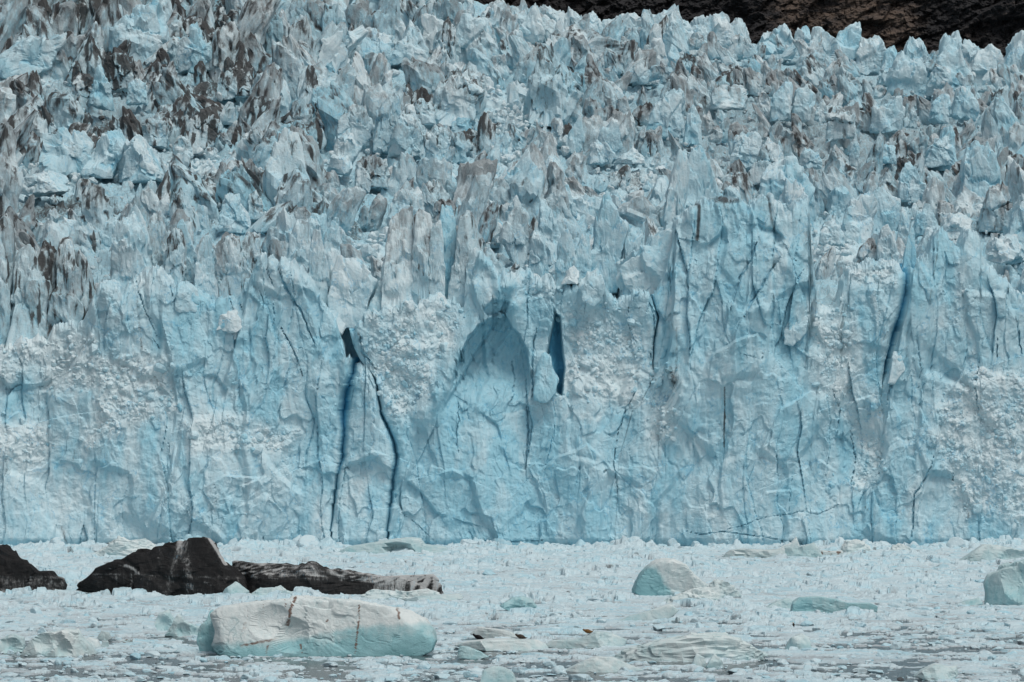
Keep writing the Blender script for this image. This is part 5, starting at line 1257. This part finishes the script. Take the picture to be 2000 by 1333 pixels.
# ------------------------------------------------------------------ more floes and lumps
r4 = np.random.default_rng(61)
K = 5200
t = r4.random(K)
fy = HORIZ + FPX * HCAM / (1 / (1 / 478.0 + (1 / 992.0 - 1 / 478.0) * t))           # even over the rows of water
fpx = r4.uniform(-120, 2120, K)
Yk = FPX * HCAM / (fy - HORIZ)
w = np.exp(r4.normal(-.45, .55, K)) * (.8 + .5 * (Yk / 1000))
hgt = w * r4.uniform(.14, .5, K) * np.clip(1.1 - .22 * w, .35, 1)
X = (fpx - 1000) * Yk / FPX
foot = np.arange(K) < 280
Yk = np.where(foot, r4.uniform(982, 998, K), Yk); fy = np.where(foot, HORIZ + FPX * HCAM / Yk, fy)
w = np.where(foot, np.exp(r4.normal(.35, .5, K)), w); hgt = np.where(foot, w * r4.uniform(.25, .6, K), hgt)
X = (fpx - 1000) * Yk / FPX
okc = r4.random(K) < np.clip(cover(X, Yk) + .25, 0, 1)
ok = okc.copy()
for cx, wr, bw, lab in BERG_LAND:
    ok &= ~((np.abs(fpx - cx) < bw * .52) & (fy > wr - 40) & (fy < wr - 1))
    big_ = bw > 60
    ok &= ~((np.abs(fpx - cx) < bw * .5) & (fy > wr - 1) & (fy < wr + 14) & (hgt > .35) & big_)
fpx, fy, Yk, w, hgt, X = (q[ok] for q in (fpx, fy, Yk, w, hgt, X))
K = len(fpx)
tall = (r4.random(K) < .12) & (w < 1.7)
hgt = np.where(tall, np.minimum(w * r4.uniform(.45, .75, K), .9), hgt)
foot = Yk > 981
hgt = np.where(foot, np.minimum(w * .55, 2.2), hgt)
hgt = hgt * (1 - .35 * sstep(1180, 1260, fy))
tint = np.clip(r4.normal(.14, .16, K) + .35 * (r4.random(K) < .16), -.1, .9)
greyk = np.clip(r4.normal(.10, .1, K) + .35 * (r4.random(K) < .08), 0, .7)
dirtk = np.where((r4.random(K) < .012) & (w < 1.0), r4.uniform(.5, 1, K), 0)
N = r4.normal(size=(K, 8, 3)); N[:, :, 2] *= .8; N /= np.linalg.norm(N, axis=2, keepdims=True)
ext = np.stack([w * .5, w * r4.uniform(.4, .9, K) * .6, hgt], 1)
Dp = np.sqrt(((N * ext[:, None, :]) ** 2).sum(2)) * r4.uniform(.5, 1.0, (K, 8))
def floe_mesh(idx, sub):
    V, dirs, F = blocks(sub, ext[idx], N[idx], Dp[idx], None, None, 40.0)
    o = r4.uniform(-50, 50, (len(idx), 1, 3))
    q = V + o
    wk = w[idx][:, None]
    V = V + dirs * (.07 * wk * perlin(q[..., 0] / (.4 * wk), q[..., 1] / (.4 * wk), q[..., 2] / (.25 * wk)) * .6 + .05 * perlin(q[..., 0] / .3, q[..., 1] / .3, q[..., 2] / .25))[..., None]
    W = V + np.stack([X[idx], Yk[idx], .12 * hgt[idx] + .08], 1)[:, None, :]
    A = np.stack([tint[idx], greyk[idx], dirtk[idx]], -1)
    A = np.repeat(A[:, None, :], V.shape[1], 1).copy()
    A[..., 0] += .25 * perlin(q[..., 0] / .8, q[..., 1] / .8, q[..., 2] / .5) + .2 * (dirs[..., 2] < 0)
    return W, F, A
size_px = w * hgt * (FPX / Yk) ** 2
ordf = np.argsort(-size_px * (fpx > 0) * (fpx < 2000) * (fy < 1340))
nb_ind = ordf[:420]
W1, F1_, A1 = floe_mesh(nb_ind, 4)
W2, F2_, A2 = floe_mesh(ordf[420:1500], 2)
W3, F3_, A3 = floe_mesh(ordf[1500:], 1)
back = [(Vb, -1)] + berg_pts + [(W2.reshape(-1, 3), -1), (W3.reshape(-1, 3), -1)]
cf = visible_counts(back + [(W1[j], j) for j in range(len(nb_ind))])
vis = [j for j in np.argsort(-cf[:len(nb_ind)]) if cf[j] >= 12][:240]

SHORT = [(65, 1162, 70, "the left-edge black iceberg"), (310, 1165, 170, "the tallest black iceberg"), (660, 1164, 210, "the low black-grey iceberg"), (630, 1281, 220, "the striped white iceberg"),
         (1320, 1166, 90, "the round-backed iceberg"), (1630, 1199, 85, "the long green-grey iceberg"), (1965, 1184, 45, "the right-edge iceberg"), (1370, 1291, 130, "the rubble-faced iceberg"),
         (1012, 1197, 36, "the turtle-shaped iceberg"), (355, 1244, 38, "the sharp white peak"), (115, 1281, 72, "the tilted white slabs"), (980, 1271, 90, "the two seals' floe"),
         (1140, 1266, 80, "the brown seal's floe"), (1830, 1329, 40, "the scooped grey iceberg"), (760, 1082, 110, "the pale slab at the glacier foot"), (1500, 1091, 90, "the grey foot icebergs"),
         (240, 1089, 70, "the white heap at the foot"), (1950, 1100, 75, "the striped foot iceberg"), (1180, 1313, 75, "the mound-shaped floe"), (1558, 1271, 25, "the rounded cyan lump"),
         (1260, 1215, 60, "the smooth white wedge"), (1672, 1083, 30, "the crumbly foot heap"), (975, 1343, 35, "the blue-edged block at bottom centre")]
def floe_label(j):
    i = nb_ind[j]
    x, y = fpx[i], fy[i]
    best = min(SHORT, key=lambda s: max(abs(x - s[0]) - s[2], 0) ** 2 + (2.2 * (y - s[1])) ** 2)
    dx, dy = x - best[0], y - best[1]
    far = "well " if math.hypot(max(abs(dx) - best[2], 0), 2.2 * dy) > 110 else ""
    rel = ("left of" if dx < 0 else "right of") if abs(dx) > best[2] else ("in front of" if dy > 0 else "behind")
    sz_ = "large" if w[i] > 2.6 else "small" if w[i] < 1.3 else "middle-sized"
    shp = "upright" if tall[i] else "flat" if hgt[i] / w[i] < .22 else "lumpy"
    c = "brown dirty" if dirtk[i] > .3 else "grey" if greyk[i] > .3 else "cyan" if tint[i] > .4 else "bluish" if tint[i] > .2 else "white"
    return f"{sz_} {shp} {c} ice floe {far}{rel} {best[3]}", x
labs = untie([floe_label(j) for j in vis])
for j, lab in zip(vis, labs):
    i = nb_ind[j]
    loc = np.array([X[i], Yk[i], 0.0])
    link("ice_floe", make_mesh("ice_floe", W1[j] - loc, F1_, A1[j], [BRASH], False), loc, lab, "ice floe", "ice floes among the brash")
vs_ = set(vis)
oth = [(W1[j], F1_, A1[j]) for j in range(len(nb_ind)) if j not in vs_]
for W_, F_, A_ in ((W2, F2_, A2), (W3, F3_, A3)):
    k_, n_ = W_.shape[:2]
    oth.append((W_.reshape(-1, 3), (F_[None] + (np.arange(k_) * n_)[:, None, None]).reshape(-1, 3), A_.reshape(-1, 3)))
v, f, a = join(oth)
link("brash_lumps", make_mesh("brash_lumps", v, f, a, [BRASH], False), label="small loose lumps of ice strewn over the brash", cat="brash ice", kind="stuff")

# ------------------------------------------------------------------ seals and the eagle
def plain(name, col, rough=.6):
    m, nt, bsdf = nodes_of(name)
    geo = nt.nodes.new("ShaderNodeNewGeometry")
    n = noise(nt, geo.outputs["Position"], 9.0, 4, .6)
    nt.links.new(mixc(nt, n, tuple(c * .7 for c in col), tuple(c * 1.3 for c in col)), bsdf.inputs["Base Color"])
    bsdf.inputs["Roughness"].default_value = rough
    bsdf.inputs["Specular IOR Level"].default_value = 0.12
    return m


def loft(path, rad, seg=14, flat=None):
    """tube through path (n,3) with radii; flat = vertical squash per ring"""
    path = np.array(path, float); n = len(path)
    T = np.gradient(path, axis=0); T /= np.linalg.norm(T, axis=1, keepdims=True)
    up = np.array([0, 0, 1.0])
    vs = []
    for i in range(n):
        s = np.cross(up, T[i]); s /= max(np.linalg.norm(s), 1e-6)
        v = np.cross(T[i], s)
        a = np.linspace(0, 2 * np.pi, seg, endpoint=False)
        q = flat[i] if flat is not None else 1.0
        vs.append(path[i] + rad[i] * (np.cos(a)[:, None] * s + q * np.sin(a)[:, None] * v))
    V = np.concatenate(vs + [path[:1], path[-1:]])
    F = []
    for i in range(n - 1):
        for j in range(seg):
            a, b = i * seg + j, i * seg + (j + 1) % seg
            F += [(a, b, b + seg), (a, b + seg, a + seg)]
    e0, e1 = n * seg, n * seg + 1
    for j in range(seg):
        F += [(e0, (j + 1) % seg, j), (e1, (n - 1) * seg + j, (n - 1) * seg + (j + 1) % seg)]
    return V, np.array(F)


def merge(parts):
    vs, fs, mi, n = [], [], [], 0
    for (V, F), m in parts:
        vs.append(V); fs.append(F + n); mi.append(np.full(len(F), m)); n += len(V)
    return np.concatenate(vs), np.concatenate(fs), np.concatenate(mi)


def seal(px, row, ground_row, L, col, flipx, tail_up, head_up, label, name_mat):
    """a harbour seal lying along +x: head at the end"""
    xs_ = np.array([-.50, -.44, -.36, -.26, -.14, -.02, .10, .22, .31, .38, .43, .47, .50])
    r_ = np.array([.030, .045, .070, .105, .135, .150, .145, .115, .085, .078, .074, .052, .022])
    zc = np.array([.03, .04, .06, .095, .125, .14, .15, .165, .19, .215, .23, .225, .215])
    zc = zc + head_up * np.clip((xs_ - .1) / .4, 0, 1) ** 1.5 + tail_up * np.clip((-.22 - xs_) / .28, 0, 1) ** 1.3
    body = loft(np.stack([xs_, .04 * np.sin(xs_ * 4), zc], 1), r_, 16)
    eye = []
    parts = [(body, 0)]
    for s in (-1, 1):
        t0 = zc[0]
        parts.append((loft([(-.47, s * .02, t0), (-.55, s * .05, t0 + .03 + .3 * tail_up), (-.62, s * .09, t0 + .05 + .5 * tail_up)], [.028, .045, .02], 8, [.5, .35, .3]), 0))
        parts.append((loft([(.18, s * .10, .10), (.15, s * .17, .05), (.09, s * .22, .02)], [.035, .045, .018], 8, [.6, .4, .4]), 0))
        parts.append((loft([(.425, s * .055, zc[10] + .03), (.435, s * .066, zc[10] + .035), (.44, s * .072, zc[10] + .036)], [.008, .013, .005], 8), 1))
    parts.append((loft([(.485, 0, zc[11] + .012), (.505, 0, zc[12] + .012), (.515, 0, zc[12] + .008)], [.018, .016, .006], 8), 1))
    V, F, mi = merge(parts)
    V = V * np.array([L, L * 1.25, L * 1.35])
    if flipx: V[:, 0] *= -1; F = F[:, ::-1]
    W = FLOES[ground_row]; qx, qy = proj(W)
    near_ = np.abs(qx - px) < 8
    top_ = W[near_][np.argsort(qy[near_])[:12]].mean(0)
    loc = np.array([(px - 1000) * top_[1] / FPX, top_[1], top_[2] + .02])
    link("seal", make_mesh("seal", V, F, None, [plain(name_mat, col, .45), plain("dark_eye", (.01, .01, .01), .2)], True, mi), loc, label, "seal", "seals resting on the floes")

seal(934, 0, 0, 1.22, (.007, .007, .009), True, .02, .10, "black seal lying with its head raised to the left on the flat white floe", "black_seal_fur")
seal(1017, 0, 0, 1.22, (.05, .04, .032), True, .02, .05, "brown-grey seal lying on the flat white floe, right of the black seal", "grey_seal_fur")
seal(1148, 0, 1, 1.12, (.16, .085, .03), True, .12, .03, "small orange-brown seal with raised tail on the pale blue floe", "brown_seal_fur")

eY = FPX * HCAM / (1229 - HORIZ)
eb = loft([(0, 0, .10), (.01, 0, .20), (.0, 0, .34), (-.02, 0, .46), (-.035, 0, .54)], [.05, .115, .13, .10, .065], 14)
tl = loft([(.06, 0, .16), (.10, 0, .04), (.115, 0, -.02)], [.06, .055, .035], 8, [.4, .3, .3])
hd_ = loft([(-.03, 0, .52), (-.04, 0, .58), (-.055, 0, .64), (-.05, 0, .69)], [.065, .07, .062, .02], 12)
bk = loft([(-.11, 0, .635), (-.15, 0, .625), (-.165, 0, .60)], [.024, .018, .004], 8)
wings = [loft([(.0, s * .10, .46), (.03, s * .135, .30), (.07, s * .09, .10)], [.05, .075, .02], 8, [.5, .5, .5]) for s in (-1, 1)]
legs = [loft([(0, s * .05, .12), (0, s * .055, .05), (-.03, s * .055, 0)], [.035, .02, .02], 8) for s in (-1, 1)]
V, F, mi = merge([(eb, 0), (tl, 1), (hd_, 1), (bk, 2)] + [(q, 0) for q in wings] + [(q, 2) for q in legs])
link("eagle", make_mesh("eagle", V * 1.25, F, None, [plain("eagle_plumage", (.022, .016, .013)), plain("eagle_white", (.6, .6, .58)), plain("eagle_beak", (.5, .33, .05))], True, mi),
     P(1550, 1228.5, eY), "dark bird with white head standing on the brash right of the turtle-shaped iceberg", "bird")
